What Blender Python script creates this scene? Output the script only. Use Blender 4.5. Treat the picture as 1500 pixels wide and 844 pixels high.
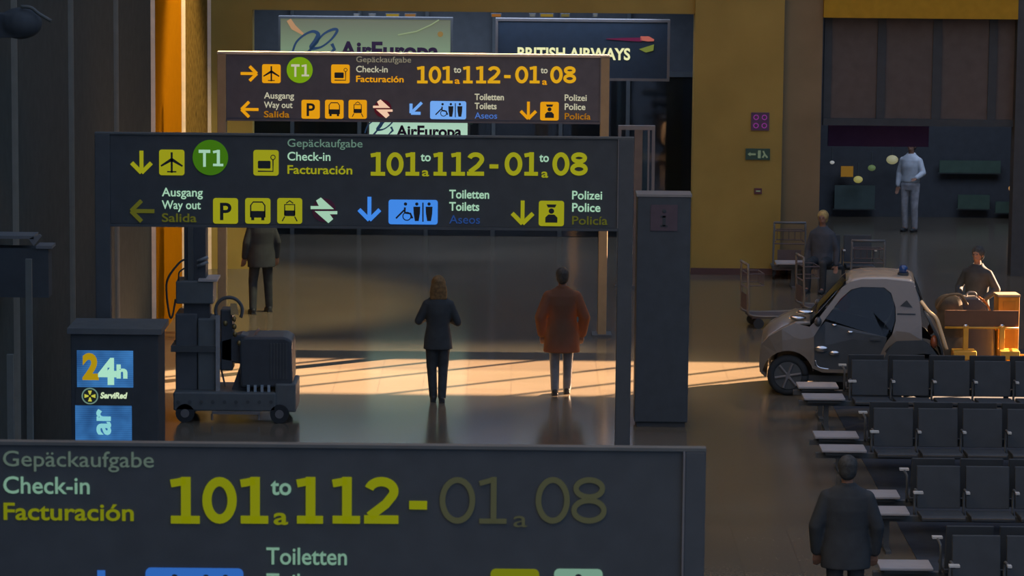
import bpy, bmesh, math, random
from mathutils import Matrix, Vector
random.seed(7)
R = math.radians
for o in list(bpy.data.objects): bpy.data.objects.remove(o)
S = bpy.context.scene
C = S.collection

# ------------------------------------------------------------------ camera
F = 5000.0; PITCH = math.atan(671/F); ROLL = R(0.55); CAMZ = 7.5
RM = Matrix.Rotation(R(90)-PITCH, 3, 'X') @ Matrix.Rotation(ROLL, 3, 'Z')
cd = bpy.data.cameras.new('camera'); cam = bpy.data.objects.new('camera', cd); C.objects.link(cam)
cam.location = (0, 0, CAMZ); cam.rotation_euler = RM.to_euler()
cd.sensor_width = 36; cd.lens = F/1500*36; cd.clip_start = .5; cd.clip_end = 400
S.camera = cam
cd.dof.use_dof = True; cd.dof.focus_distance = 46.0; cd.dof.aperture_fstop = 9.0
# ------------------------------------------------------------------ light
w = bpy.data.worlds.new('World'); S.world = w; w.use_nodes = True
bg = w.node_tree.nodes['Background']; bg.inputs[0].default_value = (.52, .68, 1.08, 1); bg.inputs[1].default_value = .80
SUN_T = .30                                            # tangent of the sun's height
sd = bpy.data.lights.new('sun', 'SUN'); so = bpy.data.objects.new('sun', sd); C.objects.link(so)
sd.energy = 92; sd.color = (1.0, .60, .36); sd.angle = R(.35)
sd.energy = 108; so.rotation_euler = Vector((.79, .61, SUN_T)).to_track_quat('Z', 'Y').to_euler()
XLW = -5.2
def spot(loc, to, energy, size, col=(1, .62, .3), blend=.4, rad=.15):
    l = bpy.data.lights.new('fill_spot', 'SPOT'); o = bpy.data.objects.new('fill_spot', l); C.objects.link(o)
    l.energy = energy; l.color = col; l.spot_size = R(size); l.spot_blend = blend; l.shadow_soft_size = rad
    o.location = loc; o.rotation_euler = (Vector(loc)-Vector(to)).to_track_quat('Z', 'Y').to_euler()
def area(loc, sx, sy, energy, col, rot=(0, 0, 0), spread=180):
    l = bpy.data.lights.new('fill_area', 'AREA'); l.shape = 'RECTANGLE'; l.size = sx; l.size_y = sy; l.spread = R(spread)
    l.energy = energy; l.color = col
    o = bpy.data.objects.new('fill_area', l); C.objects.link(o); o.location = loc; o.rotation_euler = rot
spot((.6, 51.8, 9.2), (XLW, 53.9, 1.3), 3500, 54, (1, .80, .42), .5, .3)   # unseen spot added to brighten the orange bay of the left wall
area((-1.4, 53.6, 8.0), 6.6, .15, 190, (1, .74, .45), (R(-38), 0, 0), 30)       # unseen strip added to light the top of the far sign
spot((7, 57.6, 6.6), (.75, 45.2, .95), 3000, 8)          # unseen spot added to rim-light the orange brown coat
spot((10.5, 49.6, 7.5), (6.2, 45.9, 1.0), 1500, 26)  # unseen spot added for warm glints on car tail and luggage
S.view_settings.view_transform = 'Standard'; S.view_settings.look = 'None'
S.view_settings.exposure = 0; S.view_settings.gamma = 1; S.view_settings.use_curve_mapping = False

# ------------------------------------------------------------------ pixel -> world
def ray(px, py):
    return RM @ Vector(((px-750)/F, -(py-422)/F, -1))
def P(px, py, Y):
    d = ray(px, py); t = Y/d.y; return Vector((0, 0, CAMZ)) + d*t
def G(px, py, z=0.0):
    d = ray(px, py); t = (z-CAMZ)/d.z; return Vector((0, 0, CAMZ)) + d*t

# ------------------------------------------------------------------ materials
MATS = {}
def mat(name, col, rough=.7, metal=0, spec=.25, emit=None, es=1.0, var=.08, scale=6.0, bump=0.0, alpha=1.0, coat=0.0, raw=False):
    if name in MATS: return MATS[name]
    if max(col) < .12 and not emit and not raw: col = tuple(c*k_ for c, k_ in zip(col, (1.36, 1.62, 1.72)))  # dark colours raised and cooled: faded-black veil put into the albedo
    m = bpy.data.materials.new(name); m.use_nodes = True; nt = m.node_tree; b = nt.nodes['Principled BSDF']
    b.inputs['Roughness'].default_value = rough; b.inputs['Metallic'].default_value = metal
    b.inputs['Specular IOR Level'].default_value = spec
    b.inputs['Coat Weight'].default_value = coat; b.inputs['Coat Roughness'].default_value = .08
    tc = nt.nodes.new('ShaderNodeTexCoord'); n = nt.nodes.new('ShaderNodeTexNoise')
    n.inputs['Scale'].default_value = scale; n.inputs['Detail'].default_value = 5
    nt.links.new(tc.outputs['Object'], n.inputs['Vector'])
    r = nt.nodes.new('ShaderNodeValToRGB'); nt.links.new(n.outputs[0], r.inputs[0])
    r.color_ramp.elements[0].position = .3; r.color_ramp.elements[1].position = .7
    r.color_ramp.elements[0].color = tuple(c*(1-var) for c in col)+(1,)
    r.color_ramp.elements[1].color = tuple(min(1, c*(1+var)) for c in col)+(1,)
    nt.links.new(r.outputs[0], b.inputs['Base Color'])
    if emit:
        b.inputs['Emission Color'].default_value = tuple(emit)+(1,); b.inputs['Emission Strength'].default_value = es
    if bump:
        bp = nt.nodes.new('ShaderNodeBump'); bp.inputs['Strength'].default_value = bump; bp.inputs['Distance'].default_value = .01
        nt.links.new(n.outputs[0], bp.inputs['Height']); nt.links.new(bp.outputs[0], b.inputs['Normal'])
    b.inputs['Alpha'].default_value = alpha
    MATS[name] = m; return m
def glow(name, rgb, s=1.0):                             # lit sign lettering, sRGB 0-255
    lin = [((c/255)/12.92 if c/255 <= .04045 else ((c/255+.055)/1.055)**2.4)*s for c in rgb]
    return mat(name, (.01, .01, .01), .9, 0, 0, lin, 1.0)
def glass(name, tint, fac=.75, rough=.03):
    if name in MATS: return MATS[name]
    m = bpy.data.materials.new(name); m.use_nodes = True; nt = m.node_tree; nt.nodes.clear()
    out = nt.nodes.new('ShaderNodeOutputMaterial'); mx = nt.nodes.new('ShaderNodeMixShader')
    t = nt.nodes.new('ShaderNodeBsdfTransparent'); t.inputs[0].default_value = tint+(1,)
    g = nt.nodes.new('ShaderNodeBsdfGlossy'); g.inputs['Color'].default_value = (.8, .8, .8, 1); g.inputs['Roughness'].default_value = rough
    fr = nt.nodes.new('ShaderNodeFresnel'); fr.inputs[0].default_value = 1.45
    nt.links.new(fr.outputs[0], mx.inputs[0]); nt.links.new(t.outputs[0], mx.inputs[1]); nt.links.new(g.outputs[0], mx.inputs[2])
    nt.links.new(mx.outputs[0], out.inputs[0]); MATS[name] = m; return m

M_black = mat('dark_paint', (.045, .045, .045), .75, spec=.15)
M_dark = mat('dark_metal', (.06, .058, .055), .55, spec=.3)
M_grey = mat('grey_metal', (.17, .17, .165), .45, spec=.4)
M_pale = mat('pale_metal', (.50, .51, .50), .4, spec=.4)
M_chrome = mat('chrome', (.7, .7, .68), .25, 1.0)
M_rubber = mat('rubber', (.03, .03, .03), .9, spec=.1)

# ------------------------------------------------------------------ mesh builder
class MB:
    def __init__(s): s.v = []; s.f = []
    def add(s, vs, fs):
        k = len(s.v); s.v += [tuple(v) for v in vs]; s.f += [[i+k for i in f] for f in fs]; return s
    def box(s, x0, x1, y0, y1, z0, z1):
        return s.add([(x, y, z) for x in (x0, x1) for y in (y0, y1) for z in (z0, z1)],
                     [[0, 1, 3, 2], [4, 6, 7, 5], [0, 4, 5, 1], [2, 3, 7, 6], [0, 2, 6, 4], [1, 5, 7, 3]])
    def cbox(s, c, d):
        return s.box(c[0]-d[0]/2, c[0]+d[0]/2, c[1]-d[1]/2, c[1]+d[1]/2, c[2]-d[2]/2, c[2]+d[2]/2)
    def rings(s, rs, cap=True):
        n = len(rs[0]); vs = [p for r in rs for p in r]; fs = []
        for i in range(len(rs)-1):
            for j in range(n):
                a = i*n+j; b = i*n+(j+1) % n; fs.append([a, b, b+n, a+n])
        if cap: fs.append(list(range(n))[::-1]); fs.append([(len(rs)-1)*n+j for j in range(n)])
        return s.add(vs, fs)
    def loft(s, secs, n=20, p=2.0):                     # horizontal superellipse sections (cx,cy,z,rx,ry)
        rs = []
        for (cx, cy, z, rx, ry) in secs:
            r = []
            for j in range(n):
                a = 2*math.pi*j/n; c, d = math.cos(a), math.sin(a)
                r.append((cx+rx*math.copysign(abs(c)**(2/p), c), cy+ry*math.copysign(abs(d)**(2/p), d), z))
            rs.append(r)
        return s.rings(rs)
    def tube(s, pts, rad, n=8, cap=True):
        pts = [Vector(p) for p in pts]; rs = []
        if not isinstance(rad, (list, tuple)): rad = [rad]*len(pts)
        up = None
        for i, p in enumerate(pts):
            a = pts[max(i-1, 0)]; b = pts[min(i+1, len(pts)-1)]; t = (b-a).normalized()
            if up is None: up = Vector((0, 0, 1)) if abs(t.z) < .9 else Vector((0, 1, 0))
            u = t.cross(up).normalized(); v = u.cross(t).normalized(); up = v
            rs.append([p+(u*math.cos(2*math.pi*j/n)+v*math.sin(2*math.pi*j/n))*rad[i] for j in range(n)])
        return s.rings(rs, cap)
    def ell(s, c, r, n=14, m=9, rot=None):
        rs = []
        for i in range(1, m):
            a = math.pi*i/m
            rs.append([Vector((r[0]*math.sin(a)*math.cos(2*math.pi*j/n), r[1]*math.sin(a)*math.sin(2*math.pi*j/n), -r[2]*math.cos(a))) for j in range(n)])
        vs = [v for q in rs for v in q]; fs = []
        for i in range(m-2):
            for j in range(n): fs.append([i*n+j, i*n+(j+1) % n, (i+1)*n+(j+1) % n, (i+1)*n+j])
        vs += [Vector((0, 0, -r[2])), Vector((0, 0, r[2]))]; k = len(vs)-2
        for j in range(n):
            fs.append([k, (j+1) % n, j]); fs.append([k+1, (m-2)*n+j, (m-2)*n+(j+1) % n])
        if rot: vs = [rot @ v for v in vs]
        return s.add([v+Vector(c) for v in vs], fs)
    def caps(s, a, b, ra, rb, n=14):
        a = Vector(a); b = Vector(b); s.tube([a, b], [ra, rb], n); s.ell(a, (ra,)*3, n); s.ell(b, (rb,)*3, n); return s
    def disc(s, c, r, axis, h, n=24):                   # cylinder along axis
        c = Vector(c); d = {'x': Vector((1, 0, 0)), 'y': Vector((0, 1, 0)), 'z': Vector((0, 0, 1))}[axis]*h/2
        return s.tube([c-d, c+d], r, n)
    def ring(s, c, R1, r, axis='y', n=28, m=8, a0=0, a1=360):
        pts = []; k = n
        for i in range(k+1):
            a = R(a0+(a1-a0)*i/k); x, y = R1*math.cos(a), R1*math.sin(a)
            pts.append(Vector(c)+(Vector((x, 0, y)) if axis == 'y' else Vector((0, x, y)) if axis == 'x' else Vector((x, y, 0))))
        return s.tube(pts, r, m)
    def prism(s, pts, y0, y1):                          # xz outline, thickness in y
        n = len(pts)
        return s.add([(x, y0, z) for x, z in pts]+[(x, y1, z) for x, z in pts],
                     [list(range(n)), list(range(n, 2*n))[::-1]]+[[i, (i+1) % n, (i+1) % n+n, i+n] for i in range(n)])
    def ribbon(s, pts, wd, y0, y1):                     # flat stroke in xz; wd number or list
        pts = [Vector((p[0], p[1])) for p in pts]; L = []; Rr = []
        if not isinstance(wd, (list, tuple)): wd = [wd]*len(pts)
        closed = (pts[0]-pts[-1]).length < 1e-6
        for i, p in enumerate(pts):
            a = pts[i-1] if i > 0 else (pts[-2] if closed else p); b = pts[i+1] if i < len(pts)-1 else (pts[1] if closed else p)
            t = (b-a); t = t.normalized() if t.length > 1e-9 else Vector((1, 0)); nn = Vector((-t.y, t.x))
            L.append(p+nn*wd[i]/2); Rr.append(p-nn*wd[i]/2)
        for i in range(len(pts)-1):
            s.prism([tuple(L[i]), tuple(Rr[i]), tuple(Rr[i+1]), tuple(L[i+1])], y0, y1)
        return s
    def rrect(s, x0, x1, z0, z1, r, y0, y1):
        pts = []
        for cx, cz, a0 in ((x1-r, z1-r, 0), (x0+r, z1-r, 90), (x0+r, z0+r, 180), (x1-r, z0+r, 270)):
            for k in range(5): a = R(a0+k*22.5); pts.append((cx+r*math.cos(a), cz+r*math.sin(a)))
        return s.prism(pts, y0, y1)
    def mesh(s, name):
        me = bpy.data.meshes.new(name); me.from_pydata(s.v, [], s.f)
        bm = bmesh.new(); bm.from_mesh(me); bmesh.ops.recalc_face_normals(bm, faces=bm.faces); bm.to_mesh(me); bm.free()
        return me
    def build(s, name, m, parent=None, smooth=False, bevel=0, loc=None):
        me = s.mesh(name); me.materials.append(m)
        o = bpy.data.objects.new(name, me); C.objects.link(o)
        if smooth:
            for p in me.polygons: p.use_smooth = True
        if bevel:
            b = o.modifiers.new('bevel', 'BEVEL'); b.width = bevel; b.segments = 2; b.limit_method = 'ANGLE'
        if parent: o.parent = parent
        if loc is not None: o.location = loc
        return o
    def remesh(s, name, m, parent=None, vox=.012, it=4):
        me = s.mesh(name); o = bpy.data.objects.new(name, me); C.objects.link(o)
        r = o.modifiers.new('r', 'REMESH'); r.mode = 'VOXEL'; r.voxel_size = vox; r.use_smooth_shade = True
        q = o.modifiers.new('s', 'SMOOTH'); q.iterations = it; q.factor = .5
        dg = bpy.context.evaluated_depsgraph_get(); dg.update()
        m2 = bpy.data.meshes.new_from_object(o.evaluated_get(dg)); o.modifiers.clear(); o.data = m2
        for p in m2.polygons: p.use_smooth = True
        m2.materials.clear(); m2.materials.append(m)
        if parent: o.parent = parent
        return o
def smooth(pts, k=5):
    out = []; P_ = [Vector(p) for p in pts]; n = len(P_)
    for i in range(n-1):
        a, b_, c, d = P_[max(i-1, 0)], P_[i], P_[i+1], P_[min(i+2, n-1)]
        for j in range(k):
            s_ = j/k; out.append(.5*((2*b_)+(c-a)*s_+(2*a-5*b_+4*c-d)*s_*s_+(3*b_-a-3*c+d)*s_**3))
    out.append(P_[-1]); return out
def tag(o, label=None, cat=None, group=None, kind=None):
    if label: o['label'] = label
    if cat: o['category'] = cat
    if group: o['group'] = group
    if kind: o['kind'] = kind
    return o
def thing(name, label, cat, loc=(0, 0, 0), rz=0, group=None):
    o = bpy.data.objects.new(name, None); C.objects.link(o); o.location = loc; o.rotation_euler = (0, 0, rz)
    o.empty_display_size = .2
    return tag(o, label, cat, group)
def struct(o, label, cat): return tag(o, label, cat, kind='structure')
def copy_tree(o, parent=None):
    c = o.copy(); C.objects.link(c); c.parent = parent
    for ch in o.children: copy_tree(ch, c)
    return c
def text_mb(s, x0, x1, zb, cap, y, thick=.004, bold=0.0, shear=0.0, rot=0):
    """lettering fitted between x0..x1 with baseline zb and capital height cap, front face at y"""
    cu = bpy.data.curves.new('t', 'FONT'); cu.body = s; cu.size = 1; cu.offset = bold; cu.resolution_u = 4; cu.shear = shear
    ob = bpy.data.objects.new('t', cu); C.objects.link(ob)
    dg = bpy.context.evaluated_depsgraph_get(); dg.update()
    me = bpy.data.meshes.new_from_object(ob.evaluated_get(dg))
    vs = [v.co.copy() for v in me.vertices]; fs = [list(p.vertices) for p in me.polygons]
    bpy.data.objects.remove(ob)
    a = min(v.x for v in vs); b = max(v.x for v in vs); sx = (x1-x0)/(b-a); sz = cap/.70
    mb = MB()
    if rot: mb.add([(x0+(v.y)*sz, y, zb+(v.x-a)*sx) for v in vs], fs)
    else: mb.add([(x0+(v.x-a)*sx, y, zb+v.y*sz) for v in vs], fs)
    bpy.data.meshes.remove(me)
    return mb

# ================================================================== SETTING
YB = 58.0                                              # back wall
XL = P(305, 200, YB).x                                 # left glazed wall
HALL_H = 26.0  # walls raised out of view so sun enters only by the window band
# floor: polished stone slabs
def floor_mat():
    m = bpy.data.materials.new('polished_stone'); m.use_nodes = True; nt = m.node_tree; b = nt.nodes['Principled BSDF']
    tc = nt.nodes.new('ShaderNodeTexCoord'); n1 = nt.nodes.new('ShaderNodeTexNoise'); n1.inputs['Scale'].default_value = .7; n1.inputs['Detail'].default_value = 6
    n2 = nt.nodes.new('ShaderNodeTexNoise'); n2.inputs['Scale'].default_value = 35; n2.inputs['Detail'].default_value = 3
    br = nt.nodes.new('ShaderNodeTexBrick'); br.offset = 0; br.inputs['Scale'].default_value = 1.0
    br.inputs['Brick Width'].default_value = .6; br.inputs['Row Height'].default_value = .6; br.inputs['Mortar Size'].default_value = .006
    br.inputs['Color1'].default_value = (.150, .130, .092, 1); br.inputs['Color2'].default_value = (.134, .116, .082, 1); br.inputs['Mortar'].default_value = (.11, .095, .07, 1)
    mx = nt.nodes.new('ShaderNodeMixRGB'); mx.blend_type = 'MULTIPLY'; mx.inputs[0].default_value = .6
    r = nt.nodes.new('ShaderNodeValToRGB'); r.color_ramp.elements[0].position = .35; r.color_ramp.elements[0].color = (.72, .72, .72, 1); r.color_ramp.elements[1].position = .65
    nt.links.new(tc.outputs['Object'], n1.inputs['Vector']); nt.links.new(tc.outputs['Object'], n2.inputs['Vector']); nt.links.new(tc.outputs['Object'], br.inputs['Vector'])
    ad = nt.nodes.new('ShaderNodeMixRGB'); ad.inputs[0].default_value = .5
    nt.links.new(n1.outputs[0], ad.inputs[1]); nt.links.new(n2.outputs[0], ad.inputs[2]); nt.links.new(ad.outputs[0], r.inputs[0])
    nt.links.new(br.outputs[0], mx.inputs[1]); nt.links.new(r.outputs[0], mx.inputs[2]); nt.links.new(mx.outputs[0], b.inputs['Base Color'])
    mr = nt.nodes.new('ShaderNodeMapRange'); mr.inputs[3].default_value = .10; mr.inputs[4].default_value = .2
    nt.links.new(n2.outputs[0], mr.inputs[0]); nt.links.new(mr.outputs[0], b.inputs['Roughness'])
    b.inputs['Specular IOR Level'].default_value = .21
    return m
struct(MB().box(-7, 33, -6, 76, -.2, 0).build('floor', floor_mat()), 'polished brown stone floor of the terminal hall with a band of sunlight', 'floor')
M_floor_shade = mat('shade_sheet', (.035, .036, .04), .95, spec=.05)
struct(MB().box(4.25, 12, 22, 49.6, 0, .006).build('floor_shade_sheet', M_floor_shade), 'dark sheet added as shade on the floor under the rows of waiting seats', 'floor')  # dark sheet standing in for shade and dark reflections around the seats

# back wall: tan plaster piers and headers, high window band above
M_tan = mat('tan_plaster', (.345, .255, .070), .95, spec=.05, var=.10, scale=1.2, bump=.1)
M_tan2 = mat('grey_tan_plaster', (.24, .185, .10), .95, spec=.1, var=.10, scale=1.2)
M_wall = mat('dull_wall', (.055, .052, .050), .9, spec=.03)
x370 = P(370, 200, YB).x; x1015 = P(1015, 200, YB).x; x1145 = P(1145, 200, YB).x; x1205 = P(1205, 100, YB).x; x1487 = P(1489, 100, YB).x
zh1 = P(800, 18.5, YB).z; zh2 = P(1340, 27, YB).z
ZC = 4.86; ZC2 = 6.54; ZCB = ZC                        # clerestory sill / heads
bw = thing('wall_back', 'tan plastered back wall of the hall with two large shop openings', 'wall'); tag(bw, kind='structure')
b = MB()
b.box(XL-.5, x370, YB, YB+.4, 0, ZC); b.box(x1015, x1145, YB-.12, YB+.4, 0, ZC)
b.box(x370, x1015, YB, YB+.4, zh1, ZC)
b.build('pier', M_tan, bw)
MB().box(x1145, x1205, YB+.1, YB+.4, 0, ZC).build('recess_panel', M_tan2, bw)
MB().box(x1205, x1487, YB-.02, YB+.4, zh2, ZC).build('header_panel', mat('ochre_plaster', (.42, .25, .025), .95, spec=.1), bw)
MB().box(x1487, 33, YB, YB+.4, 0, ZC).build('side_panel', M_wall, bw)
b = MB()
b.box(9.6, 33, YB, YB+.4, ZC2, HALL_H); b.box(XL-.5, 9.6, YB, YB+.4, ZCB, HALL_H)
b.box(30, 33, YB, YB+.4, ZC, ZC2)
b.build('upper_wall', M_wall, bw)
for x in (10.6, 12.2, 13.4, 15.3, 17.0, 18.2, 20.4, 22.7, 25.0, 27.5):
    MB().cbox((x, YB+.2, (ZC+ZC2)/2), (.05, .10, ZC2-ZC)).build('mullion', M_dark, bw)
for x in ():
    MB().cbox((x, YB+.2, (ZC+ZCB)/2), (.05, .10, ZCB-ZC)).build('mullion', M_dark, bw)
M_base = mat('brown_baseboard', (.07, .035, .03), .6)
struct(MB().box(x1015-.01, x1145+.01, YB-.15, YB-.12, 0, .11).build('baseboard_back', M_base), 'dark reddish baseboard at the foot of the tan wall', 'baseboard')
struct(MB().box(33, 33.4, -6, YB+.4, 0, HALL_H).build('wall_right', M_wall), 'dull unseen right wall of the hall, added to block sun', 'wall')  # unseen wall added to keep low sun off the floor

# left wall: equal bays between pale mullions
lw = thing('wall_left', 'dark panelled left wall divided by pale vertical mullions', 'wall'); tag(lw, kind='structure')
offs = (22, 100, 167, 221.5, 268, 304)
Ys = [XL*F/((p-750))*.991 for p in offs]
Ys = [YB-4.52*k for k in (5, 4, 3, 2, 1, 0)]
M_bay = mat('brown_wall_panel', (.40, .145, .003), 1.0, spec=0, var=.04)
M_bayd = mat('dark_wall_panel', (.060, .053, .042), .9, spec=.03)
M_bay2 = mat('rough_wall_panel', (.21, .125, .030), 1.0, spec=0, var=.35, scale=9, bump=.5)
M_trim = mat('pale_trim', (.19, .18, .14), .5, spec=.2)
M_trim_lit = mat('lit_trim', (.85, .66, .45), .6, spec=.3)  # lit copy of the trim, brightness put into its colour
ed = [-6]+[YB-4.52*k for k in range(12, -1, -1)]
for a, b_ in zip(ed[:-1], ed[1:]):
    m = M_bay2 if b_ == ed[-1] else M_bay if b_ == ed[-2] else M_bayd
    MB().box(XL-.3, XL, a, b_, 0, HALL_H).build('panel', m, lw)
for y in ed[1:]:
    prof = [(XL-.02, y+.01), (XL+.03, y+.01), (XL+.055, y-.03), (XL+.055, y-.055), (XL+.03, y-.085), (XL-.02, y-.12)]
    MB().rings([[(a_, b_, z_) for a_, b_ in prof] for z_ in (0, HALL_H)]).build('mullion', M_trim_lit if y > 48 else M_trim, lw)

# ------------------------------------------------------------------ left shop opening: recess with dark glazed front
M_in = mat('shop_dark', (.055, .053, .055), .7, spec=.15)
M_frame = mat('shop_frame', (.055, .055, .055), .6)
rec = thing('wall_shopfront', 'dark glazed office front set back inside the left opening', 'wall'); tag(rec, kind='structure')
YS = 63.0
MB().box(x370-1.2, x1015+1.2, YS+.2, YS+.4, 0, ZC).build('rear_wall', M_in, rec)
MB().box(x370-1.2, x370-.9, YB+.4, YS+.4, 0, ZC).build('side_wall', M_in, rec)
MB().box(x1015+.3, x1015+.6, YB+.4, YS+.4, 0, ZC).build('side_wall', M_in, rec)
MB().box(x370-1.2, x1015+1.2, YB+.4, YS+.4, ZC-.1, ZC).build('soffit', M_in, rec)
xa, xb = x370-.9, x1015+.3; n = 7
for i in range(n+1):
    x = xa+(xb-xa)*i/n
    MB().cbox((x, YS+.14, 2.2), (.07, .10, 4.4)).build('mullion', M_frame, rec)
MB().cbox(((xa+xb)/2, YS+.14, 3.05), (xb-xa, .09, .10)).build('transom', M_frame, rec)
for i in range(n):
    x = xa+(xb-xa)*(i+.5)/n
    MB().cbox((x, YS+.14, 1.5), ((xb-xa)/n-.09, .02, 2.98)).build('pane', glass('shop_glass', (.75, .78, .8)), rec)
area(((xa+xb)/2, 60.6, ZC-.15), 7, 3, 210, (.6, .7, 1.0))  # unseen fill added to lift the dark recess

# ------------------------------------------------------------------ right opening: window with panels, shop behind
YR = YB+.25
wn = thing('window_1', 'tall dark window panels over an open shop front at the right', 'window'); tag(wn, kind='structure')
zt = P(1340, 176, YB).z
M_pane = mat('tinted_pane', (.12, .105, .092), .5, spec=.05)
ex = [P(q, 100, YR).x for q in (1207, 1218, 1285, 1297, 1366, 1379, 1448, 1460, 1489)]
for i in range(0, 8, 2):
    MB().box(ex[i], ex[i+1], YR, YR+.12, zt, zh2).build('mullion', M_black, wn)
    MB().box(ex[i+1], ex[i+2], YR+.04, YR+.07, zt, zh2).build('pane', M_pane, wn)
MB().box(ex[0], ex[-1], YR-.05, YR+.12, zt-.12, zt).build('transom', M_black, wn)
YH = 67.0
sh = thing('wall_shop', 'dark shop interior behind the right hand opening', 'wall'); tag(sh, kind='structure')
MB().box(x1205-1, 14, YH, YH+.3, 0, ZC).build('rear_wall', M_in, sh)
MB().box(x1205-1.1, x1205-.9, YB+.4, YH, 0, ZC).build('side_wall', M_in, sh)
MB().box(x1205-1, 14, YB+.4, YH, ZC-.1, ZC).build('soffit', M_in, sh)
MB().box(14, 14.3, YB+.4, YH, 0, ZC).build('side_wall', M_in, sh)
area((8.5, 62.5, ZC-.15), 5, 4, 150, (.6, .7, 1.0))  # unseen fill added to lift the dark shop interior
M_purple = mat('purple_board', (.085, .035, .08), .7)
f = thing('shop_fascia', 'dim purple fascia board inside the shop under the window panels', 'sign')
a0 = P(1213, 214, 60); a1 = P(1361, 183, 60)
MB().box(a0.x, a1.x, 60, 60.1, a0.z, a1.z).build('board', M_purple, f)
MB().box(a0.x-.03, a1.x+.03, 60.0, 60.12, a1.z, a1.z+.04).build('rail', M_dark, f)
def board(name, label, cat, px0, px1, py0, py1, Y, col, d=.06, e=None):
    p0 = P(px0, py1, Y); p1 = P(px1, py0, Y); t = thing(name, label, cat, (p0.x, Y, p0.z))
    MB().box(0, p1.x-p0.x, 0, d, 0, p1.z-p0.z).build('panel', mat(name+'_face', col, .6, emit=e), t)
    MB().box(-.02, p1.x-p0.x+.02, .01, d+.02, -.02, 0).build('ledge', M_dark, t)
    return t
board('display_board', 'dim green display board on the rear wall of the shop', 'board', 1376, 1466, 236, 253, 66.8, (.06, .085, .06))
board('display_board', 'low brown shelf board in the shop, right of the white clad person', 'board', 1403, 1450, 286, 306, 66.8, (.10, .075, .05))
board('display_board', 'small brown board at the right edge of the shop interior', 'board', 1458, 1489, 296, 312, 66.8, (.10, .085, .06))
board('counter_front', 'faint green counter front at the left end of the shop', 'counter', 1222, 1282, 272, 306, 66.8, (.06, .075, .065))
board('lit_picture', 'small glowing orange square picture on the shop wall', 'picture', 1232, 1250, 244, 259, 66.7, (.3, .15, .02), e=(.11, .055, .006))
def bulb(px, py, Y, r, col, e, label):
    p = P(px, py, Y); t = thing('shop_lamp', label, 'lamp', p)
    MB().ell((0, 0, 0), (r*1.3, r, r)).build('bulb', mat('bulb_%d' % px, col, .5, emit=e), t, True)
    MB().tube([(0, .02, r), (0, .04, r+.25)], .012).build('stem', M_dark, t)
bulb(1307, 234, 66.5, .09, (.5, .5, .35), (.17, .16, .08), 'round pale yellow lamp left of the white clad person')
bulb(1257, 263, 66.5, .07, (.5, .45, .2), (.18, .16, .04), 'small yellow lamp below the glowing orange picture')
bulb(1277, 246, 66.5, .06, (.2, .3, .1), (.05, .07, .03), 'faint greenish lamp between the orange picture and the pale yellow lamp')
bulb(1219, 238, 66.5, .035, (.5, .5, .5), (.2, .2, .18), 'tiny white lamp left of the glowing orange picture')
bulb(1484, 276, 66.5, .07, (.5, .3, .1), (.30, .15, .05), 'small orange lamp at the right edge of the shop')

# ------------------------------------------------------------------ small wall signs on the tan pier
def wall_sign(label, px0, px1, py0, py1, col):
    p0 = P(px0, py1, YB-.14); p1 = P(px1, py0, YB-.14)
    t = thing('wall_sign', label, 'sign', (p0.x, YB-.14, p0.z)); wd, hh = p1.x-p0.x, p1.z-p0.z
    MB().box(0, wd, -.01, .02, 0, hh).build('plate', mat('plate_%d' % px0, col, .6), t); return t, wd, hh
t, wd, hh = wall_sign('small purple sign with four pictograms high on the tan pier', 1100, 1127, 165, 191, (.085, .04, .07))
for i in range(2):
    for j in range(2):
        MB().ring((wd*(.27+.46*i), -.014, hh*(.27+.46*j)), wd*.13, .008, n=14, m=5).build('pictogram', glow('purple_ring', (150, 60, 150), .6), t)
t, wd, hh = wall_sign('dark green exit sign with pale arrow and running figure on the tan pier', 1092, 1128, 218, 234, (.035, .06, .04))
g = glow('pale_exit', (120, 135, 110), .5)
MB().ribbon([(wd*.42, hh*.5), (wd*.2, hh*.5)], .03, -.02, -.012).prism([(wd*.08, hh*.5), (wd*.2, hh*.3), (wd*.2, hh*.7)], -.02, -.012).build('arrow', g, t)
MB().prism([(wd*.5, hh*.15), (wd*.62, hh*.15), (wd*.62, hh*.85), (wd*.5, hh*.85)], -.02, -.012).ribbon([(wd*.72, hh*.8), (wd*.78, hh*.5), (wd*.7, hh*.2)], .03, -.02, -.012).ribbon([(wd*.78, hh*.5), (wd*.9, hh*.2)], .03, -.02, -.012).build('figure', g, t)
t, wd, hh = wall_sign('tiny reddish plate low on the tan pier below the exit sign', 1105, 1116, 276, 284, (.13, .05, .06))
MB().ribbon([(wd*.2, hh*.5), (wd*.8, hh*.5)], .02, -.02, -.012).build('mark', g, t)

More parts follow.
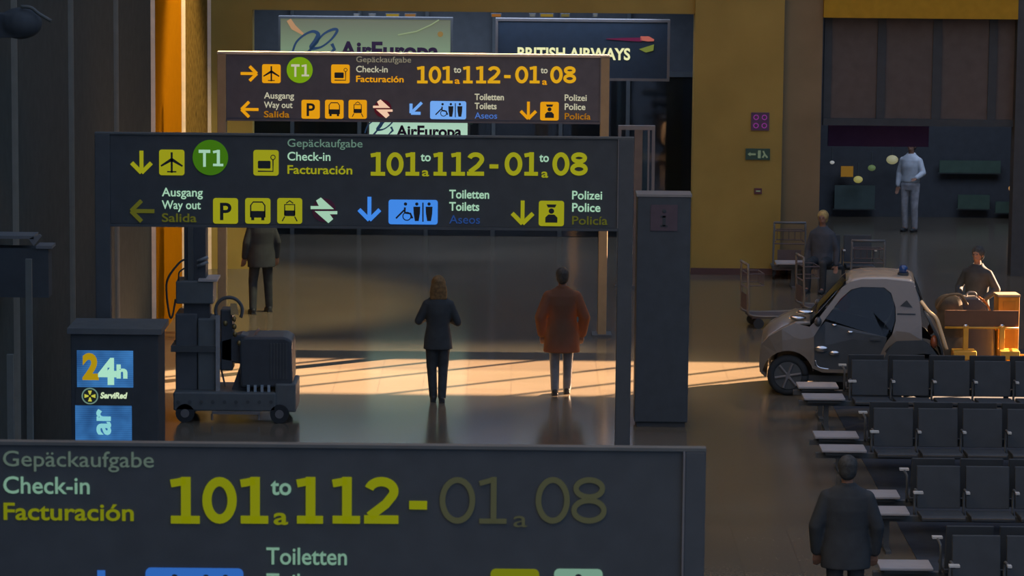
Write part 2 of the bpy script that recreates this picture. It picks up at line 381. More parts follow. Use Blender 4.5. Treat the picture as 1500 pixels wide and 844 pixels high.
# ================================================================== DIRECTION SIGNS
def digit(mb, ch, x0, x1, zb, h, sw, y0, y1):
    cx = (x0+x1)/2; hw = (x1-x0)/2-sw/2
    def arc(cx, cz, rx, rz, a0, a1, n=18): return [(cx+rx*math.cos(R(a0+(a1-a0)*i/n)), cz+rz*math.sin(R(a0+(a1-a0)*i/n))) for i in range(n+1)]
    if ch == '0': mb.ribbon(arc(cx, zb+h/2, hw, h/2-sw/2, 0, 360, 28), sw, y0, y1)
    elif ch == '8':
        mb.ribbon(arc(cx, zb+h*.28, hw, h*.28-sw/2, 0, 360, 24), sw*.95, y0, y1)
        mb.ribbon(arc(cx, zb+h*.755, hw*.88, h*.245-sw/2, 0, 360, 24), sw*.95, y0, y1)
    elif ch == '1':
        xs = cx+(x1-x0)*.02
        mb.ribbon([(xs, zb), (xs, zb+h)], sw*1.05, y0, y1); mb.ribbon([(x0, zb+sw*.42), (x1, zb+sw*.42)], sw*.84, y0, y1)
        mb.ribbon([(x0, zb+h*.86), (xs, zb+h-sw*.42)], sw*.84, y0, y1)
    elif ch == '2':
        p = arc(cx, zb+h*.70, hw, h*.30-sw/2, 165, -28, 16)+[(cx+hw*.35, zb+h*.42), (x0+sw*.6, zb+sw*.8)]
        mb.ribbon(p, sw, y0, y1); mb.ribbon([(x0, zb+sw*.45), (x1, zb+sw*.45)], sw*.9, y0, y1)
    return mb
def arrow_pts(cx, cz, s, ang):                          # three strokes, pointing along ang
    c, d = math.cos(R(ang)), math.sin(R(ang))
    T = lambda u, v: (cx+u*c-v*d, cz+u*d+v*c)
    return [T(-s, 0), T(s*.8, 0)], [T(s*.05, s*.85), T(s*.9, 0), T(s*.05, -s*.85)]

YSB = 36.9; YSA = 50.55; YSN = 18.12
zt_s = P(540, 198, YSB).z; zb_s = P(540, 331.5, YSB).z
def zrow(px, py): return P(px, py, YSB).z
def xrow(px, py): return P(px, py, YSB).x
X0 = xrow(543, 257)
# palettes (lettering brightness differs per sign, as the lamps behind them do)
def make_sign(kind, Y, anchor_px, anchor_py):
    off = P(anchor_px, anchor_py, Y).x-X0
    pal = {'mid': dict(y=(146, 146, 22), dy=(76, 78, 22), w=(158, 200, 172), dw=(92, 122, 108), b=(64, 134, 226), db=(32, 62, 118), g=(56, 104, 12), num=(146, 146, 22), dnum=(146, 146, 22)),
           'far': dict(y=(222, 152, 14), dy=(160, 104, 14), w=(188, 184, 158), dw=(128, 122, 104), b=(112, 166, 236), db=(72, 112, 186), g=(112, 152, 14), num=(214, 160, 24), dnum=(214, 160, 24)),
           'near': dict(y=(112, 118, 8), dy=(106, 112, 8), w=(112, 150, 130), dw=(78, 94, 86), b=(44, 98, 178), db=(32, 62, 118), g=(56, 104, 12), num=(118, 124, 6), dnum=(60, 62, 45))}[kind]
    lab = {'mid': 'dark middle gantry sign with greenish yellow lettering, behind the blue lit cash kiosk',
           'far': 'farthest gantry sign with orange lettering and a top edge coloured pale as if sunlit',
           'near': 'nearest gantry sign along the bottom, large dim yellow check-in numbers, cut by the frame'}[kind]
    M = {k: glow('lettering_%s_%s' % (kind, k), v) for k, v in pal.items()}
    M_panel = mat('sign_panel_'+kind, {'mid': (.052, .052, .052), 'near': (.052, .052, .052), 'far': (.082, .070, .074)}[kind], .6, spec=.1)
    M_post = mat('sign_post_'+kind, {'mid': (.055, .055, .055), 'near': (.05, .05, .05), 'far': (.32, .24, .13)}[kind], .5, spec=.2)  # far posts paler: sunlight on them put into the colour
    t = thing('direction_sign', lab, 'sign', (off, Y, 0))
    # body
    if kind == 'far':
        xl = P(331, 120, Y).x-off; xr = P(880, 120, Y).x-off; pw = .13
    elif kind == 'mid':
        xl = xrow(161, 260); xr = xrow(906, 260); pw = .165
    else:
        xl = xrow(161, 260); xr = P(1002, 740, Y).x-off; pw = .115
    D_ = {'far': .22, 'mid': .12, 'near': .07}[kind]
    MB().box(xl, xr, .02, D_-.01, zb_s, zt_s-.02).build('panel', M_panel, t, bevel=.004)
    MB().box(xl-pw, xr+pw, 0, D_, zt_s-(.035 if kind == 'far' else .018), zt_s).build('top_rail', mat('thin_rail', (.075, .072, .065), .6) if kind != 'far' else mat('lit_rail', (.6, .5, .36), .4), t)  # far rail pale: light along its top put into the colour
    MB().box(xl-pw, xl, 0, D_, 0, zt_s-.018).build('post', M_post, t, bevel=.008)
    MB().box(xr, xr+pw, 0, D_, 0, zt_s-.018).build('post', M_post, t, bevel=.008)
    MB().box(xr-.008, xr+.002, -.006, .02, 0 if kind == 'near' else zb_s, zt_s-.018).build('edge_strip', M_grey, t)
    for xx in (xl-pw/2, xr+pw/2):
        MB().cbox((xx, D_/2, .015), (pw+.16, .42, .03)).build('foot_plate', M_dark, t)
    MB().box(xl, xr, 0.0, D_, zb_s-.03, zb_s).build('bottom_rail', M_post if kind != 'far' else M_panel, t)
    y0, y1 = .008, .02
    def T(s, px0, px1, py, cap, key, bold=.012, name='lettering'):
        x0, x1 = xrow(px0, py), xrow(px1, py)
        text_mb(s, x0, x1, zrow(px0, py), cap/135.0, y0, bold=bold).build(name, M[key], t)
    def box(px0, px1, py0, py1, key, name='pictogram'):
        x0, x1 = xrow(px0, py1), xrow(px1, py1); z0, z1 = zrow((px0+px1)/2, py1), zrow((px0+px1)/2, py0)
        o = MB().rrect(x0, x1, z0, z1, .028, y0+.002, y1).build(name, M[key], t); return o, x0, x1, z0, z1
    def dark(mb, par, k=None): mb.build('symbol', M_ink if k is None else k, par)
    def arrow(px, py, ang, key, s=18.0):
        cx, cz = xrow(px, py), zrow(px, py); a, h_ = arrow_pts(cx, cz, s/135.0, ang)
        MB().ribbon(a, .042, y0, y1).ribbon(h_[:2], .045, y0, y1).ribbon(h_[1:], .045, y0, y1).build('arrow', M[key], t)
    M_ink = mat('symbol_ink', (.03, .03, .03), .8, spec=.05)
    ya, yb = y0-.004, y0+.002
    # --- row 1: check-in
    T('Gepäckaufgabe', 421, 531, 215, 11.5, 'dw', .006); T('Check-in', 421, 484, 235, 12.5, 'w'); T('Facturación', 421, 516, 254.5, 12.5, 'y', .018)
    def num(items, key):
        for ch, a, b_ in items: digit(MB(), ch, xrow(a, 258), xrow(b_, 258), zrow(a, 257.5), 34.4/135, 6.6/135*(1 if key == 'num' or kind != 'near' else .62), y0, y1).build('digit', M[key], t)
    num([('1', 543, 564), ('0', 566, 591), ('1', 594, 614), ('1', 635, 654), ('1', 661, 681), ('2', 684, 709)], 'num')
    num([('0', 739, 765), ('1', 768, 788), ('0', 809, 834), ('8', 835, 861)], 'dnum')
    T('to', 616, 631, 236, 12.5, 'w', .02); T('a', 618, 628.5, 258, 12.5, 'y', .02)
    k = 'w' if kind != 'near' else 'dnum'
    if kind != 'near': T('to', 790, 804, 237, 12.5, 'w', .02); T('a', 793, 803, 260, 12.5, 'y', .02)
    else: T('a', 793, 803, 260, 12.5, 'dnum', .0)
    mb = MB(); mb.ribbon([(xrow(717, 244), zrow(717, 244)), (xrow(730, 244), zrow(717, 244))], .045, y0, y1); mb.build('dash', M['num'], t)
    if kind != 'near':
        if kind == 'mid': arrow(207, 238, -90, 'y', 17)
        else: arrow(207, 238, 0, 'y', 17)
        o, x0, x1, z0, z1 = box(233, 270, 219.5, 257, 'y'); cx = (x0+x1)/2; hh = z1-z0
        dark(MB().ribbon([(cx, z0+hh*.1), (cx, z0+hh*.9)], [.022, .022], ya, yb).ribbon([(cx, z0+hh*.62), (x0+.02, z0+hh*.36)], [.035, .018], ya, yb)
             .ribbon([(cx, z0+hh*.62), (x1-.02, z0+hh*.36)], [.035, .018], ya, yb).ribbon([(cx-.05, z0+hh*.14), (cx+.05, z0+hh*.14)], .014, ya, yb), o)
        cx, cz = xrow(308, 231), zrow(308, 231)
        o = MB().disc((cx, y0+.006, cz), 26/135, 'y', .014, 40).build('terminal_disc', M['g'], t)
        mb = text_mb('T', xrow(291, 243), xrow(308, 243), zrow(291, 243.5), 24/135, ya, bold=.025)
        digit(mb, '1', xrow(312, 243), xrow(327, 243), zrow(310, 243.5), 24/135, .032, ya, yb); mb.build('lettering', M['w'], o)
        o, x0, x1, z0, z1 = box(371, 408, 220, 257.5, 'y'); hh = z1-z0; ww = x1-x0
        mb = MB().rrect(x0+ww*.18, x0+ww*.68, z0+hh*.28, z0+hh*.58, .012, ya, yb).ribbon([(x0+ww*.18, z0+hh*.17), (x0+ww*.78, z0+hh*.17), (x0+ww*.78, z0+hh*.62)], .014, ya, yb)
        mb.ring((x0+ww*.78, ya, z0+hh*.72), ww*.09, .005, n=14, m=5)
        dark(mb, o)
        # --- row 2
        arrow(208, 309.5, 180, 'dy' if kind == 'mid' else 'y', 18)
        T('Ausgang', 237, 297, 287.5, 12.5, 'w'); T('Way out', 237, 294, 306, 12.5, 'w'); T('Salida', 237, 288, 325, 12.5, 'dy', .016)
        o, x0, x1, z0, z1 = box(312, 348.5, 290.5, 328, 'y'); hh = z1-z0; ww = x1-x0
        text_mb('P', x0+ww*.28, x0+ww*.74, z0+hh*.16, hh*.66, ya, bold=.02).build('symbol', M_ink, o)
        o, x0, x1, z0, z1 = box(359, 396, 290.5, 328, 'y'); hh = z1-z0; ww = x1-x0; L = lambda u, v: (x0+ww*u, z0+hh*v)
        dark(MB().ribbon([L(.22, .25), L(.22, .72), L(.32, .85), L(.68, .85), L(.78, .72), L(.78, .25)], .014, ya, yb).rrect(*[x0+ww*.22, x0+ww*.78, z0+hh*.24, z0+hh*.5], .01, ya, yb).prism([L(.24, .14), L(.36, .14), L(.36, .25), L(.24, .25)], ya, yb).prism([L(.64, .14), L(.76, .14), L(.76, .25), L(.64, .25)], ya, yb), o)
        o, x0, x1, z0, z1 = box(406, 442.5, 290.5, 328, 'y'); hh = z1-z0; ww = x1-x0
        dark(MB().ribbon([L(.3, .35), L(.3, .75), L(.7, .75), L(.7, .35)], .014, ya, yb).rrect(x0+ww*.28, x0+ww*.72, z0+hh*.30, z0+hh*.52, .01, ya, yb).ribbon([L(.3, .28), L(.2, .1)], .012, ya, yb).ribbon([L(.7, .28), L(.8, .1)], .012, ya, yb).ribbon([L(.36, .8), L(.5, .9), L(.64, .8)], .012, ya, yb), o)
        # double arrow emblem of the railway
        q = lambda px, py: (xrow(px, py), zrow(px, py))
        mred = mat('emblem_red_'+kind, (.10, .02, .04) if kind == 'mid' else (.2, .015, .04), .6)
        eo = MB().disc((xrow(474.5, 308), y0+.008, zrow(474.5, 308)), 17.5/135, 'y', .008, 28).build('railway_emblem', mred, t)
        ew = M['w'] if kind == 'mid' else glow('emblem_rose', (238, 196, 166))
        MB().prism([q(455, 302), q(467, 302), q(463, 294), q(470, 289.5), q(489, 306.5), q(455, 306.5)], ya, yb).prism([q(494, 314), q(483, 314), q(488, 321), q(481, 327), q(461, 309.5), q(494, 309.5)], ya, yb).build('symbol', ew, eo)
        if kind == 'mid': arrow(541, 306.5, -90, 'b', 18)
        else: arrow(541, 307, -135, 'b', 16)
        o, x0, x1, z0, z1 = box(569, 641, 293, 329, 'b'); hh = z1-z0
        K = lambda px, py: (xrow(px, py), zrow(px, py))
        mb = MB().ribbon([K(593, 304), K(593, 312), K(601, 313), K(604, 320)], .022, ya, yb).ribbon([K(592, 308), K(580, 320)], .018, ya, yb)
        mb.ring((xrow(596, 317), ya, zrow(596, 317)), 6/135, .006, n=16, m=5).ell((xrow(594, 299), ya, zrow(594, 299)), (.018, .003, .018))
        for c in (610.5, 628.5):
            mb.ell((xrow(c, 299), ya, zrow(c, 299)), (.018, .003, .018)).prism([K(c-5, 303), K(c+5, 303), K(c+4.6, 313), K(c+2.8, 324), K(c-2.8, 324), K(c-4.6, 313)], ya, yb)
        mb.ribbon([K(619.5, 297), K(619.5, 325)], .014, ya, yb); dark(mb, o)
        T('Toiletten', 658, 716.5, 290.5, 12.5, 'w', .02); T('Toilets', 658, 702, 308.5, 12.5, 'w', .02); T('Aseos', 658, 703, 327.5, 12.5, 'db', .006)
        arrow(765.5, 312, -90, 'y', 18)
        o, x0, x1, z0, z1 = box(789, 826, 294.5, 331.5, 'y'); hh = z1-z0; ww = x1-x0
        mb = MB().prism([L(.26, .14), L(.74, .14), L(.74, .34), L(.62, .46), L(.38, .46), L(.26, .34)], ya, yb).ell((x0+ww*.5, ya, z0+hh*.6), (.03, .003, .03)).prism([L(.36, .74), L(.64, .74), L(.7, .86), L(.3, .86)], ya, yb)
        dark(mb, o)
        T('Polizei', 838, 882, 292, 12.5, 'w', .014); T('Police', 838, 879.5, 310, 12.5, 'w', .018); T('Policía', 838, 890, 329, 12.5, 'dy', .012)
    else:
        q = lambda px, py: P(px, py, Y)-Vector((off, 0, 0))
        s_ = F/Y/1.0
        p0 = q(390, 827); p1 = q(508, 827)
        text_mb('Toiletten', p0.x, p1.x, p0.z, .093, y0, bold=.012).build('lettering', M['w'], t)
        p0 = q(390, 865); p1 = q(478, 865)
        text_mb('Toilets', p0.x, p1.x, p0.z, .093, y0, bold=.012).build('lettering', M['w'], t)
        c = q(148, 872); a, h_ = arrow_pts(c.x, c.z, 18/135, -90)
        MB().ribbon(a, .042, y0, y1).ribbon(h_[:2], .045, y0, y1).ribbon(h_[1:], .045, y0, y1).build('arrow', M['b'], t)
        for (a0, a1, key, b0) in ((213, 356, 'b', 834), (718, 790, 'dy', 835), (811, 883, 'w', 835)):
            A, B = q(a0, b0+70), q(a1, b0)
            o = MB().rrect(A.x, B.x, A.z, B.z, .028, y0+.002, y1).build('pictogram', M[key], t)
            if key == 'w':
                MB().ell(((A.x+B.x)/2, ya, B.z-.045), (.02, .003, .02)).ribbon([((A.x+B.x)/2-.05, B.z-.1), ((A.x+B.x)/2+.05, B.z-.1)], .05, ya, yb).build('symbol', M_ink, o)
            elif key == 'b':
                mb = MB()
                for u in (.3, .62, .82): mb.ell((A.x+(B.x-A.x)*u, ya, B.z-.05), (.018, .003, .018)).ribbon([(A.x+(B.x-A.x)*u, B.z-.08), (A.x+(B.x-A.x)*u, B.z-.2)], .05, ya, yb)
                mb.build('symbol', M_ink, o)
            else:
                MB().ell(((A.x+B.x)/2, ya, B.z-.1), (.03, .003, .03)).build('symbol', M_ink, o)
    return t
make_sign('near', YSN, 250, 762)
make_sign('mid', YSB, 543, 257)
make_sign('far', YSA, 611, 120)

# ================================================================== AIRLINE LIGHT BOXES
def lightbox_mat(name, c0, c1, z0, z1):
    m = bpy.data.materials.new(name); m.use_nodes = True; nt = m.node_tree; b = nt.nodes['Principled BSDF']
    b.inputs['Base Color'].default_value = (.05, .05, .05, 1)
    tc = nt.nodes.new('ShaderNodeTexCoord'); sx = nt.nodes.new('ShaderNodeSeparateXYZ'); mr = nt.nodes.new('ShaderNodeMapRange')
    mr.inputs[1].default_value = z0; mr.inputs[2].default_value = z1; r = nt.nodes.new('ShaderNodeValToRGB')
    n = nt.nodes.new('ShaderNodeTexNoise'); n.inputs['Scale'].default_value = 1.5
    r.color_ramp.elements[0].color = c0+(1,); r.color_ramp.elements[1].color = c1+(1,)
    nt.links.new(tc.outputs['Object'], sx.inputs[0]); nt.links.new(sx.outputs['Z'], mr.inputs[0]); nt.links.new(mr.outputs[0], r.inputs[0])
    nt.links.new(r.outputs[0], b.inputs['Emission Color']); b.inputs['Emission Strength'].default_value = 1
    return m
def air_board(label, Y, px0, px1, pyt, h, k, c0, c1, nm, ox, oy, sc):
    p0 = P(px0, pyt, Y); p1 = P(px1, pyt, Y)
    t = thing('airline_sign', label, 'sign', (0, Y, 0)); zt_, zb_ = p0.z, p0.z-h
    MB().box(p0.x, p1.x, 0, .25, zb_, zt_).build('light_panel', lightbox_mat(nm, c0, c1, zb_, zt_), t)
    MB().box(p0.x-.04, p0.x, -.01, .26, zb_-.04, zt_+.04).box(p1.x, p1.x+.04, -.01, .26, zb_-.04, zt_+.04).box(p0.x, p1.x, -.01, .26, zt_, zt_+.04).box(p0.x, p1.x, -.01, .26, zb_-.04, zb_).build('frame', M_dark, t)
    q = lambda px, py: (P(ox+(px-497)*sc, oy+(py-84)*sc, Y).x, P(ox+(px-497)*sc, oy+(py-84)*sc, Y).z)
    kk = Y/F*sc
    a = q(497, 85); b_ = q(643, 85)
    text_mb('AirEuropa', a[0], b_[0], a[1], 24*kk, -.012, bold=.035).build('lettering', mat('logo_ink', (.03, .012, .03), .7), t)
    navy = mat('logo_navy', (.015, .03, .07), .6, emit=(.012, .03, .06))
    pts = [q(*p) for p in ((428, 78), (434, 62), (446, 51), (458, 46), (466, 50), (463, 60), (456, 70), (470, 69), (485, 58), (494, 45), (488, 43), (474, 50), (462, 64), (452, 76), (444, 86))]
    ps = [(v[0], v[1]) for v in smooth([(p[0], p[1], wv) for p, wv in zip(pts, (3, 3, 3, 4, 6, 8, 6, 3, 3, 4, 4, 3, 3, 4, 5))], 6)]; ww_ = [max(1.5, v[2])*kk for v in smooth([(p[0], p[1], wv) for p, wv in zip(pts, (3, 3, 3, 4, 6, 8, 6, 3, 3, 4, 4, 3, 3, 4, 5))], 6)]
    MB().ribbon(ps, ww_, -.014, -.004).build('emblem', navy, t)
    MB().ribbon([q(*p) for p in ((486, 64), (490, 72), (480, 82))], [5*kk, 5*kk, 2*kk], -.014, -.004).build('emblem', navy, t)
    if sc == 1:
        MB().ribbon([q(*p) for p in ((423, 29), (430, 40), (444, 50))], [7*kk, 8*kk, 3*kk], -.014, -.004).build('ribbon_print', glow('peach_print', (170, 130, 95)), t)
        MB().ribbon([q(*p) for p in ((583, 51), (610, 46), (632, 36), (643, 29))], 1.6*kk, -.014, -.004).build('ribbon_print', glow('pale_print', (135, 150, 115)), t)
        MB().disc((q(645, 50)[0], -.008, q(645, 50)[1]), .05, 'y', .01, 14).build('seal_print', glow('ochre_print', (130, 105, 60)), t)
    return t
air_board('large pale green lit airline board at upper left behind the farthest sign', 60.5, 411, 660, 27, 1.15, 1,
          (.22, .36, .22), (.085, .095, .045), 'lit_board_pale', 497, 84, 1.0)
air_board('smaller bright lit airline board showing in the gap under the farthest sign', 59.2, 541, 685, 173, .75, .67,
          (.48, .72, .56), (.34, .56, .42), 'lit_board_bright', 580, 199, .66)
# navy airline box
Y = 60.0; p0 = P(729, 113, Y); p1 = P(978, 33, Y)
t = thing('airline_sign', 'dark navy airline box sign in a thin grey frame, white lettering and ribbon emblem', 'sign', (0, Y, 0))
MB().box(p0.x, p1.x, 0, .25, p0.z, p1.z).build('panel', mat('navy_panel', (.035, .045, .06), .6, spec=.1), t)
fw = .045
MB().box(p0.x-fw, p0.x, -.02, .25, p0.z-fw, p1.z+fw).box(p1.x, p1.x+fw, -.02, .25, p0.z-fw, p1.z+fw).box(p0.x, p1.x, -.02, .25, p1.z, p1.z+fw).box(p0.x, p1.x, -.02, .25, p0.z-fw, p0.z).build('frame', M_grey, t)
a = P(758, 85.5, Y); b_ = P(923, 87.5, Y)
text_mb('BRITISH AIRWAYS', a.x, b_.x, a.z-.005, 16.5*Y/F, -.012, bold=.03).build('lettering', glow('cream_lettering', (232, 232, 176)), t)
q = lambda px, py: (P(px, py, Y).x, P(px, py, Y).z)
MB().ribbon([q(888, 57), (q(915, 57.5)), q(940, 58)], [.01, .05, .07], -.014, -.004).build('emblem', glow('crimson_print', (92, 28, 60)), t)
MB().ribbon([q(938, 56), q(950, 57), q(958, 59)], [.07, .09, .03], -.014, -.004).build('emblem', glow('rose_print', (170, 90, 80)), t)
MB().prism([q(936, 72), q(958, 65), q(957, 74), q(946, 77)], -.014, -.004).build('emblem', glow('olive_print', (105, 115, 50)), t)
for px, col, wd in ((522, (100, 104, 110), .08), (545, (90, 94, 100), .10), (575, (130, 108, 20), .22), (601, (120, 84, 40), .18), (727, (130, 80, 20), .16), (780, (90, 92, 90), .09), (801, (120, 98, 22), .22), (828, (90, 82, 40), .14), (872, (90, 92, 90), .06)):
    p = P(px, 22.5, 60.9)
    t = thing('soffit_lamp', {522: 'small grey lamp, leftmost of the row under the back wall header', 545: 'small grey lamp, second from the left above the pale green board',
        575: 'wide yellow lamp above the pale green board', 601: 'amber lamp right of the wide yellow lamp above the board', 727: 'orange lamp above the left corner of the navy sign',
        780: 'small grey lamp above the navy sign, left of a yellow one', 801: 'wide yellow lamp above the navy sign', 828: 'dim olive lamp right of the yellow one above the navy sign', 872: 'tiny grey lamp, rightmost of the row above the navy sign'}[px], 'lamp', p)
    MB().cbox((0, 0, 0), (wd, .08, .045)).build('lens', glow('soffit_glow_%d' % px, col), t)
    MB().cbox((0, .06, .0), (wd+.03, .05, .06)).build('housing', M_dark, t)

# ================================================================== grey booth behind the totem, totem
p0 = P(906, 184, 56.0); p1 = P(960, 184, 56.0)
t = thing('door_portal', 'grey steel portal frame standing behind the dark information column', 'frame', (p0.x, 56, 0))
wd = p1.x-p0.x
MB().box(0, wd, 0, .12, p0.z-.07, p0.z).build('lintel', mat('portal_grey', (.22, .21, .19), .5), t)
for x, ww in ((0, .05), (.27, .13), (wd-.12, .03), (wd-.05, .05)):
    MB().box(x, x+ww, .01, .11, 0, p0.z-.07).build('upright', mat('portal_brown', (.17, .14, .11), .5) if ww == .13 else M_grey, t)
MB().box(.4, wd-.12, .04, .06, .1, p0.z-.1).build('pane', glass('booth_glass', (.7, .8, .78)), t)
MB().box(-.02, wd+.02, -.02, .14, 0, .04).build('threshold', M_dark, t)

g = G(972, 626); Yt = g.y
xl_, xr_ = P(929, 620, Yt).x, P(1007, 620, Yt).x; zt_ = P(972, 285, Yt).z
t = thing('information_totem', 'tall dark information column right of the middle gantry sign', 'column', ((xl_+xr_)/2, Yt, 0)); hw = (xr_-xl_)/2
MB().box(-hw, hw, 0, .45, .06, zt_-.03).build('body', mat('totem_blue', (.05, .052, .054), .5, spec=.15), t, bevel=.015)
MB().box(-hw-.01, hw+.01, -.01, .46, zt_-.03, zt_).build('cap', mat('totem_cap', (.25, .25, .23), .5), t)
MB().box(-hw+.03, hw-.03, .03, .42, 0, .06).build('plinth', M_black, t)
ip = MB().box(-.17, .17, -.012, 0, zt_-.46, zt_-.13).build('plaque', mat('plaque_red', (.075, .05, .055), .6), t)
MB().box(-.02, .02, -.018, -.012, zt_-.4, zt_-.27).box(-.045, .045, -.018, -.012, zt_-.41, zt_-.385).box(-.045, .02, -.018, -.012, zt_-.29, zt_-.265).ell((0, -.014, zt_-.21), (.026, .006, .026)).build('symbol', M_black, ip)

# ================================================================== CASH KIOSK
Yk = 35.9
q = lambda px, py: (P(px, py, Yk).x, P(px, py, Yk).z)
kx0, kx1 = q(104, 600)[0], q(232, 600)[0]; kz = q(170, 481)[1]
t = thing('cash_kiosk', 'dark cash machine kiosk with a blue lit panel reading 24h', 'kiosk', (kx0, Yk, 0)); kw = kx1-kx0
MB().box(0, kw, 0, .7, .08, kz-.06).build('cabinet', M_black, t, bevel=.01)
MB().box(-.03, kw+.04, -.04, .74, kz-.06, kz).build('canopy', mat('kiosk_top', (.09, .085, .08), .6), t)
MB().box(.04, kw-.04, .04, .66, 0, .08).build('plinth', M_black, t)
def blue_mat():
    m = bpy.data.materials.new('kiosk_blue'); m.use_nodes = True; nt = m.node_tree; b = nt.nodes['Principled BSDF']
    b.inputs['Base Color'].default_value = (.01, .02, .05, 1)
    tc = nt.nodes.new('ShaderNodeTexCoord'); n = nt.nodes.new('ShaderNodeTexNoise'); n.inputs['Scale'].default_value = 3.5; n.inputs['Detail'].default_value = 2
    wv = nt.nodes.new('ShaderNodeTexWave'); wv.bands_direction = 'Z'; wv.inputs['Scale'].default_value = 14
    mm = nt.nodes.new('ShaderNodeMixRGB'); mm.inputs[0].default_value = .12
    r = nt.nodes.new('ShaderNodeValToRGB'); r.color_ramp.elements[0].position = .3; r.color_ramp.elements[0].color = (.012, .06, .18, 1); r.color_ramp.elements[1].position = .75; r.color_ramp.elements[1].color = (.045, .20, .50, 1)
    nt.links.new(tc.outputs['Object'], n.inputs['Vector']); nt.links.new(tc.outputs['Object'], wv.inputs['Vector'])
    nt.links.new(n.outputs[0], mm.inputs[1]); nt.links.new(wv.outputs[1], mm.inputs[2]); nt.links.new(mm.outputs[0], r.inputs[0])
    nt.links.new(r.outputs[0], b.inputs['Emission Color']); b.inputs['Emission Strength'].default_value = 1; return m
MBL = blue_mat()
def kq(px, py): a = q(px, py); return a[0]-kx0, a[1]
A, B = kq(113, 567), kq(195, 514); up = MB().box(A[0], B[0], -.01, 0, A[1], B[1]).build('lit_panel', MBL, t)
A, B = kq(111, 700), kq(193, 594.5); lo = MB().box(A[0], B[0], -.01, 0, A[1], B[1]).build('lit_panel', MBL, t)
A, B = kq(111, 594), kq(195, 568); mid = MB().box(A[0], B[0], -.008, 0, A[1], B[1]).build('dark_band', M_black, t)
a, b_ = kq(121, 554), kq(145, 554)
text_mb('2', a[0], b_[0], a[1], 36*Yk/F, -.016, bold=.05).build('lettering', glow('kiosk_yellow', (168, 138, 12)), up)
a, b_ = kq(144, 561), kq(171, 561)
text_mb('4', a[0], b_[0], a[1], 36*Yk/F, -.018, bold=.05).build('lettering', glow('kiosk_pale', (168, 222, 196)), up)
a, b_ = kq(171, 553), kq(187, 553)
text_mb('h', a[0], b_[0], a[1], 19*Yk/F, -.018, bold=.05).build('lettering', MATS['kiosk_pale'], up)
a, b_ = kq(147, 583), kq(187, 583)
text_mb('ServiRed', a[0], b_[0], a[1], 8.5*Yk/F, -.016, bold=.045, shear=.2).build('lettering', glow('kiosk_white', (205, 225, 185)), mid)
c = kq(132, 580)
MB().ring((c[0], -.014, c[1]), 11.5*Yk/F, .007).build('ring', glow('kiosk_ring', (100, 130, 120)), mid)
mb = MB()
for k in range(4):
    an = R(90*k); mb.ribbon([(c[0]+.015*math.cos(an), c[1]+.015*math.sin(an)), (c[0]+.058*math.cos(an), c[1]+.058*math.sin(an))], [.012, .04], -.018, -.01)
mb.build('emblem', glow('kiosk_emblem', (190, 190, 70)), mid)
a, b_ = kq(164, 668), kq(164, 599)
mb = text_mb('ar', 0, 1, 0, 1, 0, bold=.03)
# rotated a quarter turn, reading upwards
xs = [v[0] for v in mb.v]; zs = [v[2] for v in mb.v]
H_ = 22*Yk/F
z_lo, z_hi = kq(150, 637)[1], kq(150, 599)[1]; xr0 = kq(163, 610)[0]
mx_, mn_ = max(xs), min(xs); zz0, zz1 = min(zs), max(zs)
mb.v = [(xr0-(v[2]-zz0)/(zz1-zz0)*H_, -.016, z_lo+(v[0]-mn_)/(mx_-mn_)*(z_hi-z_lo)) for v in mb.v]
mb.build('lettering', glow('kiosk_aqua', (135, 205, 210)), lo)

# ================================================================== MAST LIFT
g = G(345, 618); Ym = g.y
q = lambda px, py: (P(px, py, Ym).x, P(px, py, Ym).z)
lx = q(345, 600)[0]
t = thing('mast_lift', 'grey wheeled mast lift machine standing beside the cash kiosk', 'machine', (lx, Ym, 0))
def mq(px, py): a = q(px, py); return a[0]-lx, max(0, a[1])
def mbox(mb, px0, px1, py0, py1, y0, y1):
    a = mq(px0, py1); b_ = mq(px1, py0); return mb.box(a[0], b_[0], y0, y1, a[1], b_[1])
M_lift = mat('lift_grey', (.085, .083, .078), .5, spec=.35)
M_lift2 = mat('lift_housing', (.045, .045, .047), .45, spec=.3)
mbox(MB(), 255, 405, 574, 600, -.1, .75).build('chassis', M_lift, t, bevel=.02)
mbox(MB(), 403, 434, 562, 603, -.05, .7).build('bumper', M_lift, t, bevel=.02)
for px in (272, 410):
    for yy in (-.05, .68):
        a = mq(px, 606); wh = MB().disc((a[0], yy, .12), .12, 'y', .1, 20).build('wheel', M_rubber, t)
        MB().disc((a[0], yy-.052, .12), .055, 'y', .012, 14).build('hub', M_grey, wh)
for k, (px, py) in enumerate([(262+i*17, 587) for i in range(9)]):
    a = mq(px, py); MB().disc((a[0], -.105, a[1]), .024, 'y', .012, 12).build('bolt_cap', M_dark, t)
mbox(MB(), 256, 288, 461, 574, .1, .6).build('battery_case', mat('lift_case', (.07, .068, .068), .5), t, bevel=.02)
mbox(MB(), 289, 316, 468, 574, .06, .5).build('control_case', mat('lift_case_pale', (.095, .095, .09), .5), t, bevel=.02)
mbox(MB(), 250, 320, 508, 516, .02, .55).build('clamp_band', M_dark, t)
mbox(MB(), 257, 312, 413, 446, .05, .5).build('upper_case', mat('lift_upper', (.085, .085, .08), .5), t, bevel=.015)
mbox(MB(), 290, 318, 410, 413, .03, .5).build('top_plate', mat('lift_plate', (.45, .43, .4), .3), t)
mbox(MB(), 268, 300, 300, 413, .15, .45).build('mast', M_lift2, t, bevel=.01)
mbox(MB(), 274, 282, 290, 420, .11, .16).build('mast_rail', M_dark, t)
mbox(MB(), 268, 306, 446, 470, .12, .42).build('neck', M_lift2, t)
